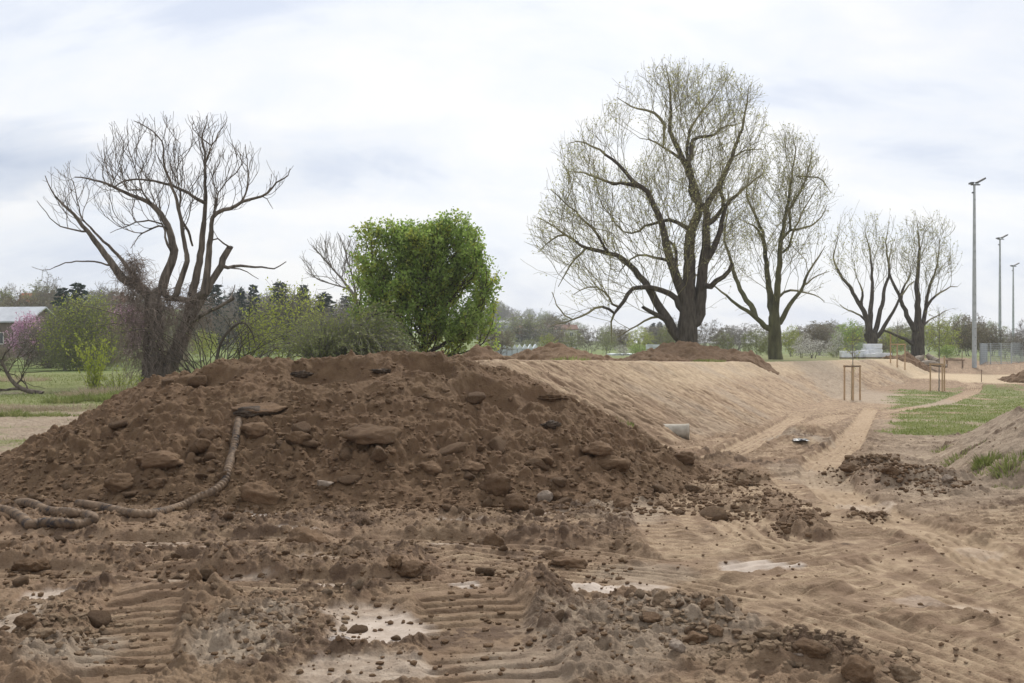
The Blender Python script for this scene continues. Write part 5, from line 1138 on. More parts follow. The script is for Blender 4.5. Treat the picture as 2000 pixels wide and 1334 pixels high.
# thin bare saplings right of the dead tree
sb = stem_bush('bare_shrub', 61, 4.2, 3.6, 46, 'thicket of thin bare brown stems between the dead tree and the yellow bushes', 'shrub', 'bud', 1, .05, .25, bark='bark', rad=.028, spread=.9, seg=9, jit=.16, basew=.35, leafz=.7); put(sb, 425, 44)
mb = MB(); P = np.array([at(421, 715, 42), at(428, 680, 42), at(440, 655, 42), at(460, 635, 42), at(478, 632, 42), at(492, 650, 42), at(498, 672, 42)]); b_ = P[0].copy(); mb.tube(smooth_path(P - b_, 6), np.linspace(.075, .015, 37), 6)
for q in range(26):
    p = smooth_path(P - b_, 6)[vr.integers(6, 36)]; strand(mb, p, vr.normal(size=3) + [0, 0, .6], vr.uniform(.5, 1.3), 6, .05, .011, vr, .25)
o = mb.build('arching_branch', MAT['bark'], None, True); o.location = b_; tag(o, 'dark bare stem arching over to the right above the heap crest', 'branch')

# fallen dead branches by the water on the left
fb = Tree(71); W = lambda L_, Y: [at(a, b, Y) for a, b in L_]
fb.limb(W([(82, 768), (60, 765), (38, 757), (22, 742), (12, 725), (2, 705), (-20, 690)], 37), .11, .04, .25)
fb.limb(W([(38, 757), (10, 762), (-20, 765)], 37), .07, .02, .25, None); fb.limb(W([(35, 755), (44, 735), (50, 722), (56, 716)], 37), .05, .012, .25, None); fb.limb(W([(60, 764), (48, 748), (30, 732)], 37), .04, .012, .25, None)
fb.limb(W([(12, 725), (30, 705), (40, 698)], 37), .04, .012, .25, None); fb.limb(W([(2, 708), (10, 690), (20, 680)], 37), .04, .012, .25, None)
fb.twigs(.06, 2, 1.0, 4, .1, .7, -.02); P_ = np.array(fb.P); b_ = np.array([P_[0][0], 37, zland(P_[0][0], 37)]); fb.P = list(P_ - b_); wd, th2 = fb.mesh(1, .012, .012, .02, (7, 5, 3)); wd.add(np.vstack(th2.v) if False else th2.v[0], th2.f[0])
for a, b in zip(th2.v[1:], th2.f[1:]): pass
o = empty('fallen_branch', b_, 'grey dead branch lying in the shallow water at the left edge', 'branch'); wd.build('limb', MAT['barkpale'], o, True); th2.build('twigs', MAT['barkpale'], o, False)

# reeds, tufts and grass
def tuft(px, row, H, W_, n, label, leaf='grassblade', name='grass_tuft', cat='grass tuft', rad=.006, pos=None, droop=.5, Y=None):
    x, y = (((px - 1000) * (CZ / (row - HZ))), CZ * F / (row - HZ)) if (Y is None and px < 450) else gp(px, row) if Y is None else ((px - 1000) / F * Y, Y)
    r = np.random.default_rng(int(px + row)); mb = MB(); V_ = []; base = float(solid(x, y)[0])
    for q in range(n):
        a = r.uniform(0, 6.283); k_ = math.sqrt(r.random()); p = np.array([math.cos(a) * k_ * W_ / 2, math.sin(a) * k_ * W_ / 3, 0]); d = np.array([math.cos(a) * .5 * k_, math.sin(a) * .5 * k_, 1]) + r.normal(size=3) * .22
        p[2] = float(land(np.array([x + p[0]]), np.array([y + p[1]]))[0]) - base - .02
        h = H * r.uniform(.5, 1.1) * (1 - .35 * k_); d /= np.linalg.norm(d); s_ = np.cross(d, r.normal(size=3)); s_ /= np.linalg.norm(s_); wv_ = rad * (1 + h)
        m_ = p + d * h * .55; e2 = d + np.array([math.cos(a), math.sin(a), -.6]) * droop * r.random(); t_ = m_ + e2 * h * .5
        V_ += [p - s_ * wv_, p + s_ * wv_, m_ + s_ * wv_ * .8, m_ - s_ * wv_ * .8, t_]
    V_ = np.array(V_); b0 = np.arange(n) * 5; mb.add(V_, np.stack([b0, b0 + 1, b0 + 2, b0 + 3], 1)); mb.add(V_, np.stack([b0 + 3, b0 + 2, b0 + 4], 1))
    o = mb.build(name, MAT[leaf], None, False); o.location = (x, y, base); return tag(o, label, cat)
tuft(262, 779, .60, 1.6, 900, 'tall bright green grass clump against the left flank of the heap', rad=.008)
tuft(225, 783, .50, 1.2, 600, 'bright green grass clump just left of the tallest one', rad=.008)
tuft(175, 782, .45, 1.3, 600, 'green grass clump at the foot of the yellow green sapling', rad=.008)
tuft(120, 786, .40, 1.2, 500, 'green grass clump on the pond bank', rad=.008)
tuft(92, 812, .22, 1.1, 500, 'low green grass clump on the grey soil at far left', rad=.007)
tuft(20, 812, .32, .9, 450, 'dark green grass clump at the left edge', rad=.007)
tuft(152, 812, .16, .5, 200, 'small green weed on the soil left of the heap', rad=.008)
tuft(203, 811, .17, .22, 80, 'tiny leafy weed touching the left flank of the heap', rad=.012)
tuft(55, 800, .30, 2.6, 900, 'bleached dry reeds along the pond at the left', 'dry', 'reeds', 'reeds', .006, droop=1.2)
tuft(5, 795, .28, 1.5, 400, 'bleached dry reeds at the very left edge', 'dry', 'reeds', 'reeds', .006, droop=1.2)
tuft(150, 800, .35, 2.2, 500, 'dry pale grass between the green clumps and the grey soil', 'dry', 'dry_grass', 'dry grass', .005, droop=1.2)
tuft(225, 770, .6, 3.0, 600, 'dry stalks at the foot of the dead tree', 'dry', 'dry_grass', 'dry grass', .005, droop=.8)
tuft(200, 772, .45, 3.2, 700, 'brown dry undergrowth between the sapling and the dead tree', 'dry', 'dry_grass', 'dry grass', .006, droop=.8)
tuft(90, 752, .5, 4.5, 900, 'tall dry grass on the far bank of the pond', 'dry', 'dry_grass', 'dry grass', .008, droop=1.0)
tuft(20, 745, .5, 4.0, 700, 'dry grass beyond the pond at the left edge', 'dry', 'dry_grass', 'dry grass', .008, droop=1.0)
def btuft(px, row, H, W_, n, label):
    x, y, z = hit(px, row); return tuft(px, row, H, W_, n, label, rad=.007, Y=y)
btuft(1978, 905, .22, .50, 600, 'largest green grass clump on the right hand bank')
btuft(1925, 905, .25, .28, 220, 'narrow green weed on the right hand bank left of the largest clump')
btuft(1880, 880, .20, .6, 400, 'dry green grass clump near the left end of the right hand bank')
btuft(1840, 880, .16, .3, 160, 'leftmost grass clump on the right hand bank')
btuft(1965, 950, .12, .45, 200, 'low green clump near the foot of the right hand bank')
btuft(1880, 945, .10, .4, 150, 'short green grass where the right hand bank meets the flat')
btuft(1855, 935, .12, .16, 80, 'little green weed beside the pale stone')
btuft(1730, 905, .10, .5, 150, 'thin green grass behind the low row of dark clods')
btuft(1915, 925, .16, .2, 100, 'green weed halfway down the right hand bank')
btuft(1222, 822, .07, .5, 120, 'faint green weeds on the sandy embankment above the culvert')
tuft(1095, 700, .35, .9, 300, 'green weeds on the old earth heap behind the near crest', rad=.01, Y=33.0)
tuft(1115, 700, .30, 1.2, 300, 'green weeds at the foot of the old earth heap', rad=.01, Y=31.8)
tuft(1385, 706, .25, 1.6, 400, 'green grass strip at the foot of the wide brown heap', rad=.01, Y=50)
def lawn(name, label, fn, n, H, mat='grassblade', rad=.008):
    r = np.random.default_rng(n); xy = np.array([fn(r) for _ in range(int(n * 1.0))]); 
    st = stencil(xy[:, 0], xy[:, 1]); keep = st[4] > (.38 + .40 * r.random(len(xy))); xy = xy[keep]; z = st[0][keep]; n = len(xy)
    a = r.uniform(0, 6.283, n); s_ = np.stack([np.cos(a), np.sin(a), a * 0], 1); d = r.normal(size=(n, 3)) * .35 + [0, 0, 1]; h = H * r.uniform(.5, 1.3, n)[:, None]; p = np.stack([xy[:, 0], xy[:, 1], z - .01], 1)
    k_ = (rad * (.5 + xy[:, 1] / 25))[:, None]; V_ = np.stack([p - s_ * k_, p + s_ * k_, p + d * h], 1).reshape(-1, 3)
    return tag(MB().add(V_, np.arange(3 * n).reshape(-1, 3)).build(name, MAT[mat], None, False), label, None, None, 'stuff')
def f_right(r): y = 17 + 52 * r.random() ** 1.6; return (r.uniform(.345, .62) * y, y)
def f_left(r): y = r.uniform(16, 62); return (-r.uniform(.12, .60) * y, y)
lawn('grass', 'short green grass growing over the level ground on the right', f_right, 90000, .055)
lawn('grass', 'patchy green grass on the ground left of the heap', f_left, 40000, .07)

# ------------------------------------------------------------------ staked young trees
MAT['stake'] = mat_noise('raw_timber', (.36, .24, .14), (.52, .37, .23), 6, rough=.8, bump=.2, bd=.005, sc=(6, 6, .8))
MAT['stakedark'] = mat_noise('weathered_batten', (.16, .11, .075), (.26, .19, .13), 6, rough=.8, bump=0)
MAT['wrap'] = mat_noise('reed_wrap', (.30, .24, .15), (.44, .37, .25), 8, rough=.9, bump=.3, bd=.006, sc=(10, 10, 1))
def staked(px, Y, H, ang, label, tree_h, leafy, seed, wr=True, extra=.0, hw=.42, bar='stake', leaf='yellow'):
    x = (px - 1000) / F * Y; z = float(stencil(np.array([x]), np.array([Y]))[0][0]); e_ = empty('staked_tree', (x, Y, z), label, 'young tree'); pts = []
    for i in range(3):
        a = ang + i * 2.094; p = (hw * math.cos(a), hw * math.sin(a)); pts.append(p); h = H + (extra if i == 0 else 0)
        mb = MB(); mb.tube([(p[0], p[1], -.2), (p[0] * .99, p[1] * .99, h)], [.048, .045], 8); mb.build('stake', MAT['stake'], e_, True)
    for i in range(3):
        a, b = np.array(pts[i]), np.array(pts[(i + 1) % 3]); d = b - a; ln = np.linalg.norm(d); mb = MB(); mb.box([*(a + b) / 2, H - .06 + .004 * i], (ln + .12, .035, .09), math.atan2(d[1], d[0])); mb.build('crossbar', MAT[bar], e_)
    t = Tree(seed); t.limb([(0, 0, 0), (.01, 0, H * .6), (.02, .01, tree_h * .62), (0, 0, tree_h)], .042, .012, .15, -1, .05)
    A = ell_points(130, t.r, tree_h * .26, tree_h * .26, tree_h * .45, tree_h * .80, seed); t.grow(A, .13, 1.4, .16, 30, (0, 0, .5), .2); t.twigs(.02, 1, .35, 2, .8, .5)
    wd, th_ = t.mesh(1, .008, .006, .02, (8, 5, 3)); wd.build('trunk', MAT['barkgrey'], e_, True); mats = [MAT['barkgrey']]
    if leafy: add_leaves(t, th_, 1, leafy, 1, .03, .05, .5); mats.append(MAT[leaf])
    th_.build('crown', mats, e_)
    if wr: mb = MB(); mb.tube([(0, 0, 0), (.01, 0, H * .55), (.012, 0, H * 1.02)], [.085, .08, .07], 10); mb.build('trunk_wrap', MAT['wrap'], e_, True)
    return e_
staked(1665, 53, 1.85, .25, 'young tree with three stakes and a wrapped trunk at the foot of the embankment', 3.55, .06, 81, bar='stakedark', hw=.46)
staked(1753, 79, 1.9, 2.2, 'young tree between three pale stakes, one taller, beside the sandy haul road', 3.6, 0, 82, False, .75, hw=.62)
staked(1834, 63.6, 1.8, .5, 'tall thin young tree between three stakes at the edge of the grass', 5.2, .05, 83, False, .45, hw=.52)

# ------------------------------------------------------------------ floodlight masts
MAT['galv'] = mat_noise('galvanised_steel', (.34, .37, .38), (.46, .49, .50), 3, rough=.55, spec=.5, bump=0, metal=.3)
MAT['dark_metal'] = mat_noise('dark_metal', (.06, .065, .07), (.12, .125, .13), 3, rough=.5, spec=.5, bump=0)
def mast(px, Y, toprow, label):
    x = (px - 1000) / F * Y; z = zland(x, Y); H = CZ + (HZ - toprow) / F * Y - z; e_ = empty('floodlight_mast', (x, Y, z), label, 'floodlight mast', 'tall floodlight masts by the sports fence')
    mb = MB(); mb.tube([(0, 0, -.2), (0, 0, H * .5), (0, 0, H)], [.20, .16, .10], 14)
    mb.build('pole', MAT['galv'], e_, True)
    for k_ in range(18):                      # climbing step sockets
        b2 = MB(); hh = H * .12 + k_ * H * .047; b2.box((0, -(.20 - .1 * hh / H) - .02, hh), (.06, .06, .05)); b2.build('step_socket', MAT['dark_metal'], e_)
    b2 = MB(); b2.box((.1, 0, H + .05), (.8, .12, .10)); b2.build('cross_arm', MAT['dark_metal'], e_)
    c, s_ = math.cos(R(28)), math.sin(R(28)); T_ = [[c, 0, -s_], [0, 1, 0], [s_, 0, c]]
    for (ox, l_) in ((-.28, .28), (.52, .80)):
        b2 = MB(); b2.box((ox, -.05, H + .18 + max(0, ox) * .45), (l_, .55, .14), tilt=T_ if ox > 0 else None); hd = b2.build('floodlight', MAT['dark_metal'], e_)
        b3 = MB(); b3.box((ox, -.05, H + .10 + max(0, ox) * .42), (l_ * .86, .46, .02), tilt=T_ if ox > 0 else None); b3.build('glass', MAT['galv'], hd)
        b4 = MB(); b4.tube([(ox * .5, 0, H + .02), (ox * .8, 0, H + .14 + max(0, ox) * .4)], .03, 6); b4.build('bracket', MAT['dark_metal'], hd)
    b2 = MB(); b2.box((-.14, 0, H - .65), (.14, .12, .12)); b2.build('junction_box', MAT['dark_metal'], e_)
    return e_
mast(1903, 88, 362, 'tallest and nearest floodlight mast at the right'); mast(1953, 126, 468, 'middle floodlight mast of the three'); mast(1979, 164, 521, 'farthest and thinnest floodlight mast, nearest the right edge')

# ------------------------------------------------------------------ wire fence
MAT['wire'] = mat_noise('fence_wire', (.26, .30, .32), (.36, .40, .42), 3, rough=.5, spec=.5, bump=0)
def fence(name, px0, Y0, px1, Y1, H, n, label, arm=True):
    a = np.array([(px0 - 1000) / F * Y0, Y0]); b = np.array([(px1 - 1000) / F * Y1, Y1]); z0 = min(zland(*a), zland(*b)); e_ = empty(name, (a[0], a[1], z0), label, 'fence'); d = b - a; ln = np.linalg.norm(d)
    for i in range(n + 1):
        p = d * i / n; mb = MB(); mb.tube([(p[0], p[1], -.2), (p[0], p[1], H + .05)], .04, 8)
        if arm: mb.tube([(p[0], p[1], .05), (p[0] + .9, p[1] - .1, -.1 + .1)], .02, 5) if False else mb.tube([(p[0], p[1], H * .6), (p[0] + .9, p[1] + .3, .0)], .02, 5)
        mb.build('post', MAT['galv'], e_, True)
    for i in range(n):
        mb = MB(); p = d * i / n; q = d * (i + 1) / n; k_ = int(ln / n / .14)
        for j in range(k_ + 1): w_ = p + (q - p) * j / k_; mb.tube([(w_[0], w_[1], .08), (w_[0], w_[1], H)], .009, 3, 0, False)
        for j in range(11): zz_ = .08 + (H - .08) * j / 10; mb.tube([(p[0], p[1], zz_), (q[0], q[1], zz_)], .010, 3, 0, False)
        mb.build('mesh_panel', MAT['wire'], e_)
fence('mesh_fence', 1914, 92, 1975, 96, 2.0, 3, 'grey wire mesh fence with posts beside the nearest floodlight mast')
fence('mesh_fence', 1914, 92, 1928, 103, 2.0, 3, 'side panel of grey mesh fence running back from the corner post', False)
fence('mesh_fence', 1976, 97, 2050, 112, 2.0, 4, 'farther stretch of grey mesh fence reaching the right edge')
# low wooden rail, marker posts
def rail(px, Y, label):
    x = (px - 1000) / F * Y; e_ = empty('wooden_rail', (x, Y, zland(x, Y)), label, 'rail')
    for s_ in (-.7, .7): mb = MB(); mb.tube([(s_, 0, -.1), (s_, 0, .65)], .06, 7); mb.build('post', MAT['stakedark'], e_, True)
    mb = MB(); mb.box((0, 0, .68), (1.7, .14, .1)); mb.build('beam', MAT['stakedark'], e_)
rail(1865, 88, 'low brown wooden rail left of the nearest mast')
for px, Y, h, lab in ((1917, 74.5, 1.0, 'thin dark marker rod beside the haul road'), (1879, 87, 1.4, 'short wooden post left of the nearest mast')):
    x = (px - 1000) / F * Y; mb = MB(); mb.tube([(0, 0, -.2), (.0, 0, h * .5), (0.01, 0, h)], .03, 7); mb.box((0, 0, h), (.08, .08, .05)); o = mb.build('marker_post', MAT['stakedark'], None, True); o.location = (x, Y, zland(x, Y)); tag(o, lab, 'post')

# ------------------------------------------------------------------ wrapped pallets, stumps
MAT['foil'] = mat_noise('white_foil', (.62, .64, .68), (.80, .81, .84), 2.2, rough=.35, spec=.5, bump=.6, bd=.05)
MAT['pallet'] = mat_noise('pallet_wood', (.20, .15, .10), (.34, .27, .19), 5, bump=0)
MAT['netting'] = mat_noise('green_crate', (.20, .25, .16), (.36, .40, .28), 6, bump=0)
def wrapped(px, Y, w_, h, d_, label, z=0, seed=0):
    x = (px - 1000) / F * Y; e_ = empty('wrapped_pallet', (x, Y, zland(x, Y) + z), label, 'wrapped pallet', 'stack of goods in white foil', rz=(seed % 5 - 2) * .05)
    if z == 0: mb = MB(); [mb.box((0, yy, .05), (w_, .12, .09)) for yy in (-d_ * .4, 0, d_ * .4)]; mb.box((0, 0, .115), (w_, d_, .03)); mb.build('pallet_base', MAT['pallet'], e_)
    v, f = ICO[4]; s_ = np.sign(v) * abs(v) ** .35; s_ = s_ / np.abs(s_).max(1)[:, None] ** .8; p = s_ * np.array([w_, d_, h]) / 2; k_ = 1 + .10 * fbm(p[:, 0] * 2.5 + seed, p[:, 2] * 2.5 + p[:, 1] * 2, 4); p = p * k_[:, None]; p[:, 2] += h / 2 + (.13 if z == 0 else 0)
    MB().add(p, f).build('foil_cover', MAT['foil'], e_, False); return e_
wrapped(1652, 86, .9, .55, .8, 'white foil bundle at the left end of the stack', 0, 1); wrapped(1668, 87, .8, .5, .8, 'crumpled white foil bundle behind the first staked tree', 0, 2); wrapped(1684, 86, .8, .6, .8, 'sagging white foil bundle in the middle of the stack', 0, 3)
wrapped(1703, 88, 1.5, .75, 1.0, 'largest white foil block with a second one on top', 0, 4); wrapped(1704, 88, 1.45, .42, .95, 'white foil block lying on top of the largest one', .88, 5); wrapped(1722, 86, 1.5, .38, 1.0, 'low flat white foil package at the right end of the stack', 0, 6); wrapped(1699, 85.4, .9, .3, .6, 'low white foil package in front of the largest block', 0, 7)
x = (1672 - 1000) / F * 90; e_ = empty('wire_crate', (x, 90, zland(x, 90)), 'pale green wire crate standing behind the foil bundles', 'crate')
mb = MB(); [mb.box((sx * .75, sy * .4, .75), (.06, .06, 1.5)) for sx in (-1, 1) for sy in (-1, 1)]; mb.build('frame', MAT['netting'], e_)
mb = MB(); [mb.box((0, sy * .4, .62 + .085 * q), (1.44, .03, .05)) for q in range(10) for sy in (-1, 1)]; mb.build('slats', MAT['netting'], e_)
MAT['deadwood'] = mat_noise('dead_wood', (.20, .165, .13), (.40, .345, .28), 2.5, bump=.8, bd=.04, sc=(1, 1, 4))
def log(pts, r0, r1, label, seed, Y=85, cat='log'):
    P = smooth_path(np.array([at(a, b, Y + c) for a, b, c in pts]), 8); b_ = P[0].copy(); q = np.arange(len(P)); rad = np.linspace(r0, r1, len(P)) * (1 + .22 * pn(q * .35, q * 0. + seed)); mb = MB(); mb.tube(P - b_, rad, 12)
    o = mb.build(cat.replace(' ', '_'), MAT['deadwood'], None, True); o.location = b_; return tag(o, label, cat)
log([(1830, 707, 0), (1822, 702, .3), (1815, 697, .5), (1810, 692, .6)], .32, .20, 'light grey log leaning up to the left on the stump heap', 1)
log([(1785, 708, 0), (1795, 703, .3), (1805, 702, .2)], .42, .34, 'thick forked tree stump in the middle of the stump heap', 2, cat='tree stump')
log([(1800, 712, -.5), (1815, 709, -.4), (1832, 712, -.3), (1848, 715, -.2)], .30, .16, 'long grey log lying low towards the right of the stump heap', 3)
log([(1768, 712, 0), (1780, 706, .2), (1793, 700, .5)], .26, .2, 'pale root end at the left of the stump heap', 4, cat='tree stump')
log([(1795, 703, 0), (1800, 698, 0), (1805, 694, 0)], .18, .1, 'short split limb standing up from the thick stump', 5)

# ------------------------------------------------------------------ background trees
bg_trees = [  # key -> prototype
]
def proto(kind, seed, H, W_):
    k_ = dict(bare=dict(leaf='brownleaf', per=1, size=.16, prob=.5, bark='barkgrey', twn=3), olive=dict(leaf='olive', per=2, size=.20, prob=.8, bark='barkgrey', twn=2), brown=dict(leaf='brownleaf', per=2, size=.20, prob=.9, bark='barkgrey', twn=3),
              yellow=dict(leaf='yellow', per=2, size=.20, prob=.9, bark='barkgrey', twn=2), green=dict(leaf='green', per=3, size=.20, prob=.8, bark='barkgrey', twn=2), white=dict(leaf='white', per=3, size=.13, prob=.8, bark='bark', twn=2), naked=dict(leaf=None, per=0, size=.1, prob=0, bark='barkgrey', twn=3))[kind]
    return crown_tree('tree', seed, H, W_, 'x', 'tree', k_['leaf'], k_['per'], k_['size'], natt=420, D=H / 20, twn=k_['twn'], twL=H * .075, lo=.08, multi=3, tip=.022, twig=.02, prob=k_['prob'], bark=k_['bark'])
PRO = {}
for i, kd in enumerate(('bare', 'olive', 'brown', 'yellow', 'green', 'white', 'naked')):
    PRO[kd] = [proto(kd, 400 + i * 3 + q, 10, 8) for q in range(2)]
PRO['fir'] = [conifer('conifer', 450 + q, 10, 5.0, 'x') for q in range(2)]
used = set()
def bgtree(kind, px, toprow, wpx, Y, label, name=None, group=None, v=0, cat=None):
    p = PRO[kind][v % 2]; o = copy_tree(p); x = (px - 1000) / F * Y; z = zland(x, Y); H = CZ + (HZ - toprow) / F * Y - z; W_ = wpx / F * Y
    base = 5.0 if kind == 'fir' else 8.4; o.location = (x, Y, z - .1); o.scale = (W_ / base, W_ / base, H / 10.2); o.rotation_euler = (0, 0, (px * 7 % 63) / 10.)
    nm = name or {'fir': 'conifer', 'white': 'blossom_tree', 'bare': 'bare_tree', 'naked': 'bare_tree'}.get(kind, 'tree'); o.name = nm
    o['label'] = label; o['category'] = cat or ('conifer' if kind == 'fir' else 'tree')
    if group: o['group'] = group
    return o
BG = [('brown', 40, 573, 110, 130, 'rounded brown tree behind the grey roofed house'), ('bare', 20, 548, 55, 170, 'pale thin tree on the skyline at the far left'), ('bare', 95, 527, 62, 165, 'airy pale birch on the skyline left of the dark conifers'),
      ('brown', 118, 650, 70, 98, 'brown twiggy bush right of the pink tree'), ('fir', 122, 556, 42, 125, 'left one of two dark conifers left of the dead tree'), ('fir', 153, 545, 52, 128, 'right one of two dark conifers left of the dead tree'),
      ('naked', 200, 552, 75, 140, 'bare dark tree between the two dark conifers and the dead tree'), ('bare', 300, 545, 70, 180, 'greyish bare tree showing through the dead tree'), ('brown', 235, 600, 80, 120, 'brown tree left of the vine wrapped trunk'), ('olive', 215, 640, 70, 85, 'dull green bush behind the foot of the dead tree'),
      ('yellow', 400, 640, 60, 70, 'fresh green bush between the dead tree trunk and the bare thicket'), ('yellow', 640, 640, 90, 66, 'fresh green bush behind the smaller olive shrub'), ('olive', 520, 610, 90, 78, 'soft green tree behind the narrow yellow bush'), ('brown', 330, 665, 90, 60, 'brown brushwood at the foot of the dead tree'), ('fir', 420, 550, 44, 150, 'conifer touching the right limb of the dead tree'), ('fir', 470, 556, 26, 155, 'small conifer left of its twin on the wooded skyline'), ('fir', 495, 550, 32, 152, 'conifer in the middle of the wooded skyline'), ('fir', 548, 543, 52, 148, 'broadest conifer on the wooded skyline'), ('fir', 593, 550, 34, 150, 'paler slim conifer on the wooded skyline'), ('fir', 632, 566, 55, 155, 'dark conifer just left of the leaning bare tree'),
      ('bare', 385, 575, 80, 120, 'grey bare tree right behind the dead tree'), ('bare', 450, 585, 80, 115, 'grey bare tree under the small conifers'), ('bare', 520, 580, 80, 110, 'grey bare tree left of the broadest conifer'), ('naked', 600, 582, 80, 105, 'dark twiggy bare tree behind the tallest yellow bush'), ('bare', 650, 590, 80, 100, 'grey bare tree behind the olive shrub'), ('bare', 335, 600, 70, 110, 'brownish bare tree behind the vine wrapped trunk'),
      ('brown', 975, 640, 70, 120, 'brown bush at the right edge of the green leafy tree'), ('olive', 990, 645, 50, 180, 'small round olive tree in front of the village'), ('olive', 1035, 660, 40, 170, 'olive bush before the red roofs'), ('brown', 1090, 645, 60, 160, 'brown tree below the long brown roof'), ('yellow', 1070, 650, 45, 150, 'yellow green tree left of the middle treeline'), ('olive', 1120, 640, 50, 150, 'olive tree in the middle treeline'), ('bare', 1150, 635, 60, 145, 'grey bare tree in the middle treeline'), ('olive', 1185, 640, 50, 140, 'olive tree below the drooping branches'), ('brown', 1215, 638, 50, 160, 'brown tree left of the round yellow willow'),
      ('yellow', 1250, 636, 58, 150, 'round yellow willow left of the biggest trunk'), ('white', 1215, 672, 32, 120, 'small grey white blossoming bush left of the sign'), ('green', 1247, 670, 42, 110, 'small fresh green bush just left of the sign'), ('fir', 1275, 628, 18, 300, 'tiny far conifer left of its twin near the biggest trunk'), ('fir', 1288, 626, 18, 300, 'tiny far conifer beside the biggest trunk'),
      ('olive', 1305, 632, 50, 100, 'olive green bush touching the left of the biggest trunk'), ('bare', 1385, 620, 70, 95, 'dark twiggy bush right of the biggest trunk'), ('olive', 1410, 645, 60, 98, 'dull green bush between the two largest trees'), ('naked', 1440, 640, 60, 130, 'bluish bare tree between the two largest trees'), ('olive', 1475, 640, 60, 96, 'olive bush left of the second large tree'), ('yellow', 1545, 635, 55, 110, 'yellow green tree right of the second large trunk'), ('olive', 1500, 650, 50, 92, 'dark green bush behind the second large trunk'),
      ('white', 1590, 660, 85, 88, 'spreading white blossoming shrub on the plateau edge'), ('white', 1568, 650, 50, 92, 'smaller white blossoming tree behind the spreading one'), ('brown', 1600, 632, 90, 130, 'brown tree behind the white blossom'), ('bare', 1560, 635, 60, 125, 'grey bare tree behind the white blossom'), ('green', 1655, 625, 60, 112, 'green tree left of the third bare tree'), ('olive', 1685, 632, 60, 116, 'olive tree behind the third bare tree'), ('white', 1635, 642, 36, 98, 'thin white blossoming tree left of the green one'),
      ('yellow', 1740, 640, 70, 112, 'yellow green tree between the third and fourth bare trees'), ('olive', 1775, 630, 60, 118, 'olive tree behind the fourth bare tree'), ('yellow', 1835, 622, 75, 114, 'yellow green tree right of the fourth bare trunk'), ('brown', 1895, 612, 80, 118, 'large brown tree behind the nearest mast'), ('olive', 1870, 610, 60, 122, 'olive tree left of the large brown one'), ('brown', 1935, 632, 60, 120, 'brown tree behind the mesh fence'), ('bare', 1965, 650, 50, 130, 'grey bare tree between the middle and farthest masts'), ('naked', 2010, 618, 70, 100, 'bare dark tree cut by the right edge'), ('green', 1850, 672, 45, 96, 'low green bush left of the wooden rail'), ('brown', 1995, 655, 60, 125, 'low brown bush behind the farther fence'),
      ('olive', 1630, 672, 40, 100, 'low dull green bush left of the foil stack'), ('brown', 1715, 660, 50, 108, 'brown thicket behind the foil stack'), ('brown', 0, 672, 60, 70, 'low brown thicket at the left edge by the water'), ('olive', 130, 672, 90, 72, 'low green thicket at the foot of the broad willow'), ('bare', 60, 668, 70, 86, 'low twiggy hedge under the pink tree')]
for i, (kd, px, tr_, wp, Y, lab) in enumerate(BG): bgtree(kd, px, tr_, wp * (1.75 if kd == 'fir' else 1), Y, lab, v=i)
# far woods nobody could count
def wood_mass(name, label, spots, kinds):
    r = np.random.default_rng(len(spots)); data = {}
    for (x, y, H, W_) in spots:
        kd = kinds[r.integers(len(kinds))]; p = PRO[kd][r.integers(2)]
        for ch in p.children:
            me = ch.data; key = ch.name.split('.')[0] + me.materials[-1].name
            if key not in data: data[key] = (MB(), list(me.materials))
            k2 = (id(me),)
            if not hasattr(wood_mass, 'c'): wood_mass.c = {}
            if me.name not in wood_mass.c:
                v = np.zeros(len(me.vertices) * 3); me.vertices.foreach_get('co', v); v = v.reshape(-1, 3); n3 = [q for q in me.polygons]; f4 = np.array([list(q.vertices) for q in n3 if len(q.vertices) == 4]); mi = np.array([q.material_index for q in n3 if len(q.vertices) == 4])
                wood_mass.c[me.name] = (v, f4, mi)
            v, f4, mi = wood_mass.c[me.name]; a = r.uniform(0, 6.28); c, s_ = math.cos(a), math.sin(a); base = 5.0 if kd == 'fir' else 8.4
            vv = v @ np.array([[c, s_, 0], [-s_, c, 0], [0, 0, 1]]) * np.array([W_ / base, W_ / base, H / 10.2]) + [x, y, zland(x, y) - .2]
            mb = data[key][0]; mb.v.append(vv); mb.f.append(f4 + mb.n); mb.m.append(mi); mb.n += len(vv)
    e_ = None
    for q, (key, (mb, mats)) in enumerate(data.items()):
        o = mb.build(name, mats, None, False); tag(o, label, None, None, 'stuff')
r9 = np.random.default_rng(99)
sp_ = [(-(1000 - r9.uniform(350, 770)) / F * y, y, r9.uniform(6.5, 9.5), r9.uniform(7, 10)) for y in r9.uniform(160, 220, 34)]
wood_mass('far_wood', 'dark wood on the rise behind the yellow bushes', sp_, ['bare', 'naked', 'fir', 'bare'])
sp_ = [(-(1000 - r9.uniform(-60, 330)) / F * y, y, r9.uniform(6, 9), r9.uniform(7, 10)) for y in r9.uniform(150, 210, 16)]
wood_mass('far_wood', 'brown and olive wood behind the houses at the left', sp_, ['brown', 'olive', 'bare'])
sp_ = [((990 - 1000) / F * 600 + r9.normal() * 22, y, r9.uniform(9, 14), r9.uniform(10, 14)) for y in r9.uniform(560, 640, 42)]
wood_mass('far_wood', 'bluish wood on the distant hill beside the green leafy tree', sp_, ['bare', 'olive', 'naked'])
sp_ = [((r9.uniform(930, 2060) - 1000) / F * y, y, r9.uniform(6.5, 9.5), r9.uniform(9, 14)) for y in r9.uniform(230, 420, 60)]
wood_mass('far_wood', 'low distant treeline along the horizon on the right', sp_, ['bare', 'olive', 'brown'])
for kd in PRO:
    for p in PRO[kd]: remove_tree(p)

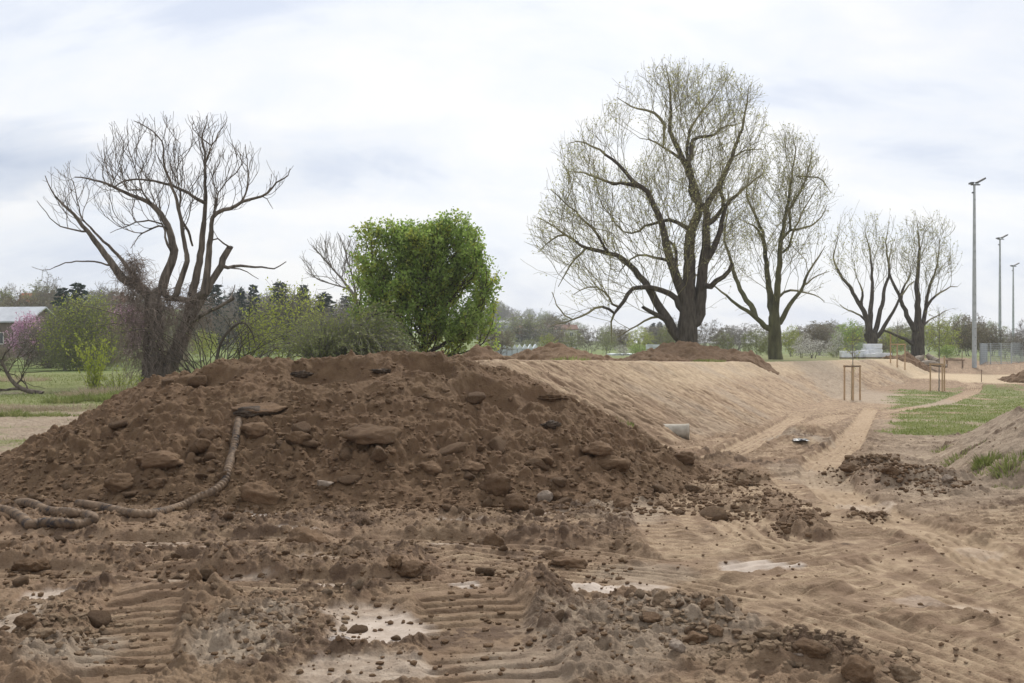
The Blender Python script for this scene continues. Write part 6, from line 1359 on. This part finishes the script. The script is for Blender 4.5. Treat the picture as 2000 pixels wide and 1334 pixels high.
# ------------------------------------------------------------------ houses and other buildings
MAT['plaster'] = mat_noise('pale_plaster', (.50, .48, .44), (.62, .60, .55), 1, bump=0); MAT['redroof'] = mat_noise('red_tiles', (.26, .10, .06), (.36, .15, .09), 1.5, bump=0, sc=(1, 1, 3)); MAT['brownroof'] = mat_noise('brown_tiles', (.15, .085, .06), (.22, .13, .095), 1.5, bump=0)
MAT['metalroof'] = mat_noise('grey_sheet_roof', (.40, .42, .45), (.55, .57, .60), .8, rough=.5, bump=0); MAT['pane'] = mat_noise('window_glass', (.03, .035, .04), (.07, .08, .09), 1, rough=.15, spec=.6, bump=0); MAT['brownwood'] = mat_noise('brown_boards', (.14, .11, .09), (.22, .18, .15), 2, bump=0, sc=(5, 5, .5))
MAT['greyroof'] = mat_noise('slate_roof', (.14, .15, .17), (.22, .23, .25), 1, bump=0)
def house(px, Y, eave_row, ridge_row, wpx, rz, label, roof, wall='plaster', depth=None, wins=3, chim=True, name='house', cat='house', base=None):
    x = (px - 1000) / F * Y; z = zland(x, Y) if base is None else base; he = CZ + (HZ - eave_row) / F * Y - z; hr = CZ + (HZ - ridge_row) / F * Y - z; W_ = wpx / F * Y; D_ = depth or W_ * .7; e_ = empty(name, (x, Y, z), label, cat, rz=rz)
    mb = MB(); a, b = W_ / 2, D_ / 2
    v = [(-a, -b, -.5), (a, -b, -.5), (a, b, -.5), (-a, b, -.5), (-a, -b, he), (a, -b, he), (a, b, he), (-a, b, he), (-a, 0, hr - .12), (a, 0, hr - .12)]
    mb.add(v, [[0, 1, 5, 4], [2, 3, 7, 6], [1, 2, 6, 5], [3, 0, 4, 7]]); mb.add(v, [[5, 6, 9], [7, 4, 8]]); mb.build('wall', MAT[wall], e_)
    mb = MB(); o_ = .35; sl = (hr - he) / b
    for s_ in (-1, 1):
        q = [(-a - o_, s_ * (b + o_), he - sl * o_), (a + o_, s_ * (b + o_), he - sl * o_), (a + o_, 0, hr), (-a - o_, 0, hr)]; q2 = [(x_, y_, z_ + .16) for x_, y_, z_ in q]; mb.add(q + q2, [[0, 1, 2, 3], [4, 7, 6, 5], [0, 4, 5, 1], [1, 5, 6, 2], [3, 2, 6, 7], [0, 3, 7, 4]])
    rf = mb.build('roof', MAT[roof], e_)
    if chim: mb = MB(); mb.box((a * .4, .2, hr + .3), (.5, .5, 1.1)); mb.build('chimney', MAT['brownroof'], rf)
    for i in range(wins):
        xx = -a + W_ * (i + .5) / wins
        for zc in ([he * .5] if he < 4 else [he * .28, he * .72]):
            mb = MB(); [mb.box((xx + sx * .5, -b - .03, zc), (.09, .08, 1.3)) for sx in (-1, 0, 1)]; [mb.box((xx, -b - .03, zc + sz * .62), (1.1, .075, .09)) for sz in (-1, 1)]; wn = mb.build('window', MAT['plaster'], e_); mb = MB(); mb.box((xx, -b - .01, zc), (.96, .04, 1.18)); mb.build('pane', MAT['pane'], wn)
    for s_ in (-1, 1):
        mb = MB(); mb.box((s_ * (a + .01), 0, he * .55), (.06, 1.0, 1.1)); mb.build('window', MAT['pane'], e_)
    return e_
house(30, 112, 628, 602, 118, R(-8), 'long barn like house with a grey sheet roof at the left edge', 'metalroof', 'brownwood', depth=5.5, wins=3, chim=False)
house(85, 215, 592, 574, 74, R(10), 'house with an orange tiled roof on the skyline left of the conifers', 'redroof', wins=3)
house(228, 190, 590, 579, 50, R(-5), 'brown roofed white house half hidden by the dead tree', 'brownroof', wins=3)
vill = [(965, 300, 650, 641, 22, 0, 'small grey roofed village house at the edge of the leafy tree', 'greyroof'), (998, 310, 648, 637, 34, R(20), 'grey roofed village house left of the red roofs', 'greyroof'), (1022, 290, 650, 637, 34, R(15), 'largest red roofed village house', 'redroof'), (1012, 270, 656, 650, 18, R(80), 'small red roofed house in front of the largest red one', 'redroof'), (1052, 280, 654, 646, 12, R(80), 'tiny white gabled house right of the red roofs', 'redroof'), (1060, 300, 645, 636, 40, 0, 'house with a dark brown roof right of the red ones', 'brownroof'), (1103, 310, 643, 635, 44, R(5), 'long low house with a brown roof behind the bare twigs', 'brownroof'), (1037, 330, 646, 640, 20, R(30), 'small grey roofed house between the red and brown roofs', 'greyroof')]
for px, Y, er, rr_, wp, rz, lab, rf in vill: house(px, Y, er, rr_, wp, rz, lab, rf, wins=2, chim=True)
# long white greenhouse-like hall
MAT['whitepanel'] = mat_noise('white_panel', (.55, .60, .64), (.75, .79, .82), .6, rough=.4, bump=0)
def hall(px, Y, toprow, wpx, label, bays):
    x = (px - 1000) / F * Y; z = zland(x, Y); H = CZ + (HZ - toprow) / F * Y - z; W_ = wpx / F * Y; e_ = empty('greenhouse', (x, Y, z), label, 'greenhouse')
    mb = MB(); mb.box((0, 0, H * .3), (W_, 8, H * .6)); mb.build('wall', MAT['whitepanel'], e_)
    for i in range(bays):
        mb = MB(); xc = -W_ / 2 + W_ * (i + .5) / bays; b_ = W_ / bays / 2
        v = [(xc - b_, -4.1, H * .6), (xc + b_, -4.1, H * .6), (xc, -4.1, H), (xc - b_, 4.1, H * .6), (xc + b_, 4.1, H * .6), (xc, 4.1, H)]; mb.add(v, [[0, 1, 2], [4, 3, 5]]); mb.add(v, [[0, 2, 5, 3], [2, 1, 4, 5]]); mb.build('roof', MAT['whitepanel'], e_)
        mb = MB(); mb.box((xc - b_, -4.12, H * .32), (.12, .1, H * .6)); mb.build('post', MAT['galv'], e_)
hall(1010, 130, 672, 80, 'low white greenhouse with many small gables behind the crest', 8); hall(1225, 135, 690, 70, 'low white hall roof left of the sign', 4)
x = (1275 - 1000) / F * 95; e_ = empty('sign_board', (x, 95, zland(x, 95)), 'long white board on two posts left of the biggest trunk', 'sign'); zt = CZ + (HZ - 677) / F * 95 - zland(x, 95)
mb = MB(); mb.box((0, 0, zt), (1.3, .08, .42)); mb.build('board', MAT['whitepanel'], e_)
mb = MB(); mb.box((-.25, -.05, zt + .08), (.5, .03, .06)); mb.box((.1, -.05, zt - .06), (.8, .03, .04)); mb.build('faded_lettering', MAT['galv'], e_)
for s_ in (-.6, .6): mb = MB(); mb.tube([(s_, .07, -.2), (s_, .07, zt + .2)], .04, 6); mb.build('post', MAT['galv'], e_, True)

# ------------------------------------------------------------------ haze
HAZE = .0004
if HAZE:
    hb = MB(); hb.box((0, 0, 20), (1500, 1500, 56)); o = hb.build('haze', []); hm = bpy.data.materials.new('haze_air'); hm.use_nodes = True; ht = hm.node_tree; ht.nodes.clear(); oo = ht.nodes.new('ShaderNodeOutputMaterial'); pv = ht.nodes.new('ShaderNodeVolumePrincipled')
    pv.inputs['Color'].default_value = (.94, .97, 1, 1); pv.inputs['Density'].default_value = HAZE; ht.links.new(pv.outputs[0], oo.inputs['Volume']); o.data.materials.append(hm); tag(o, 'thin pale haze in the far air', None, None, 'stuff')
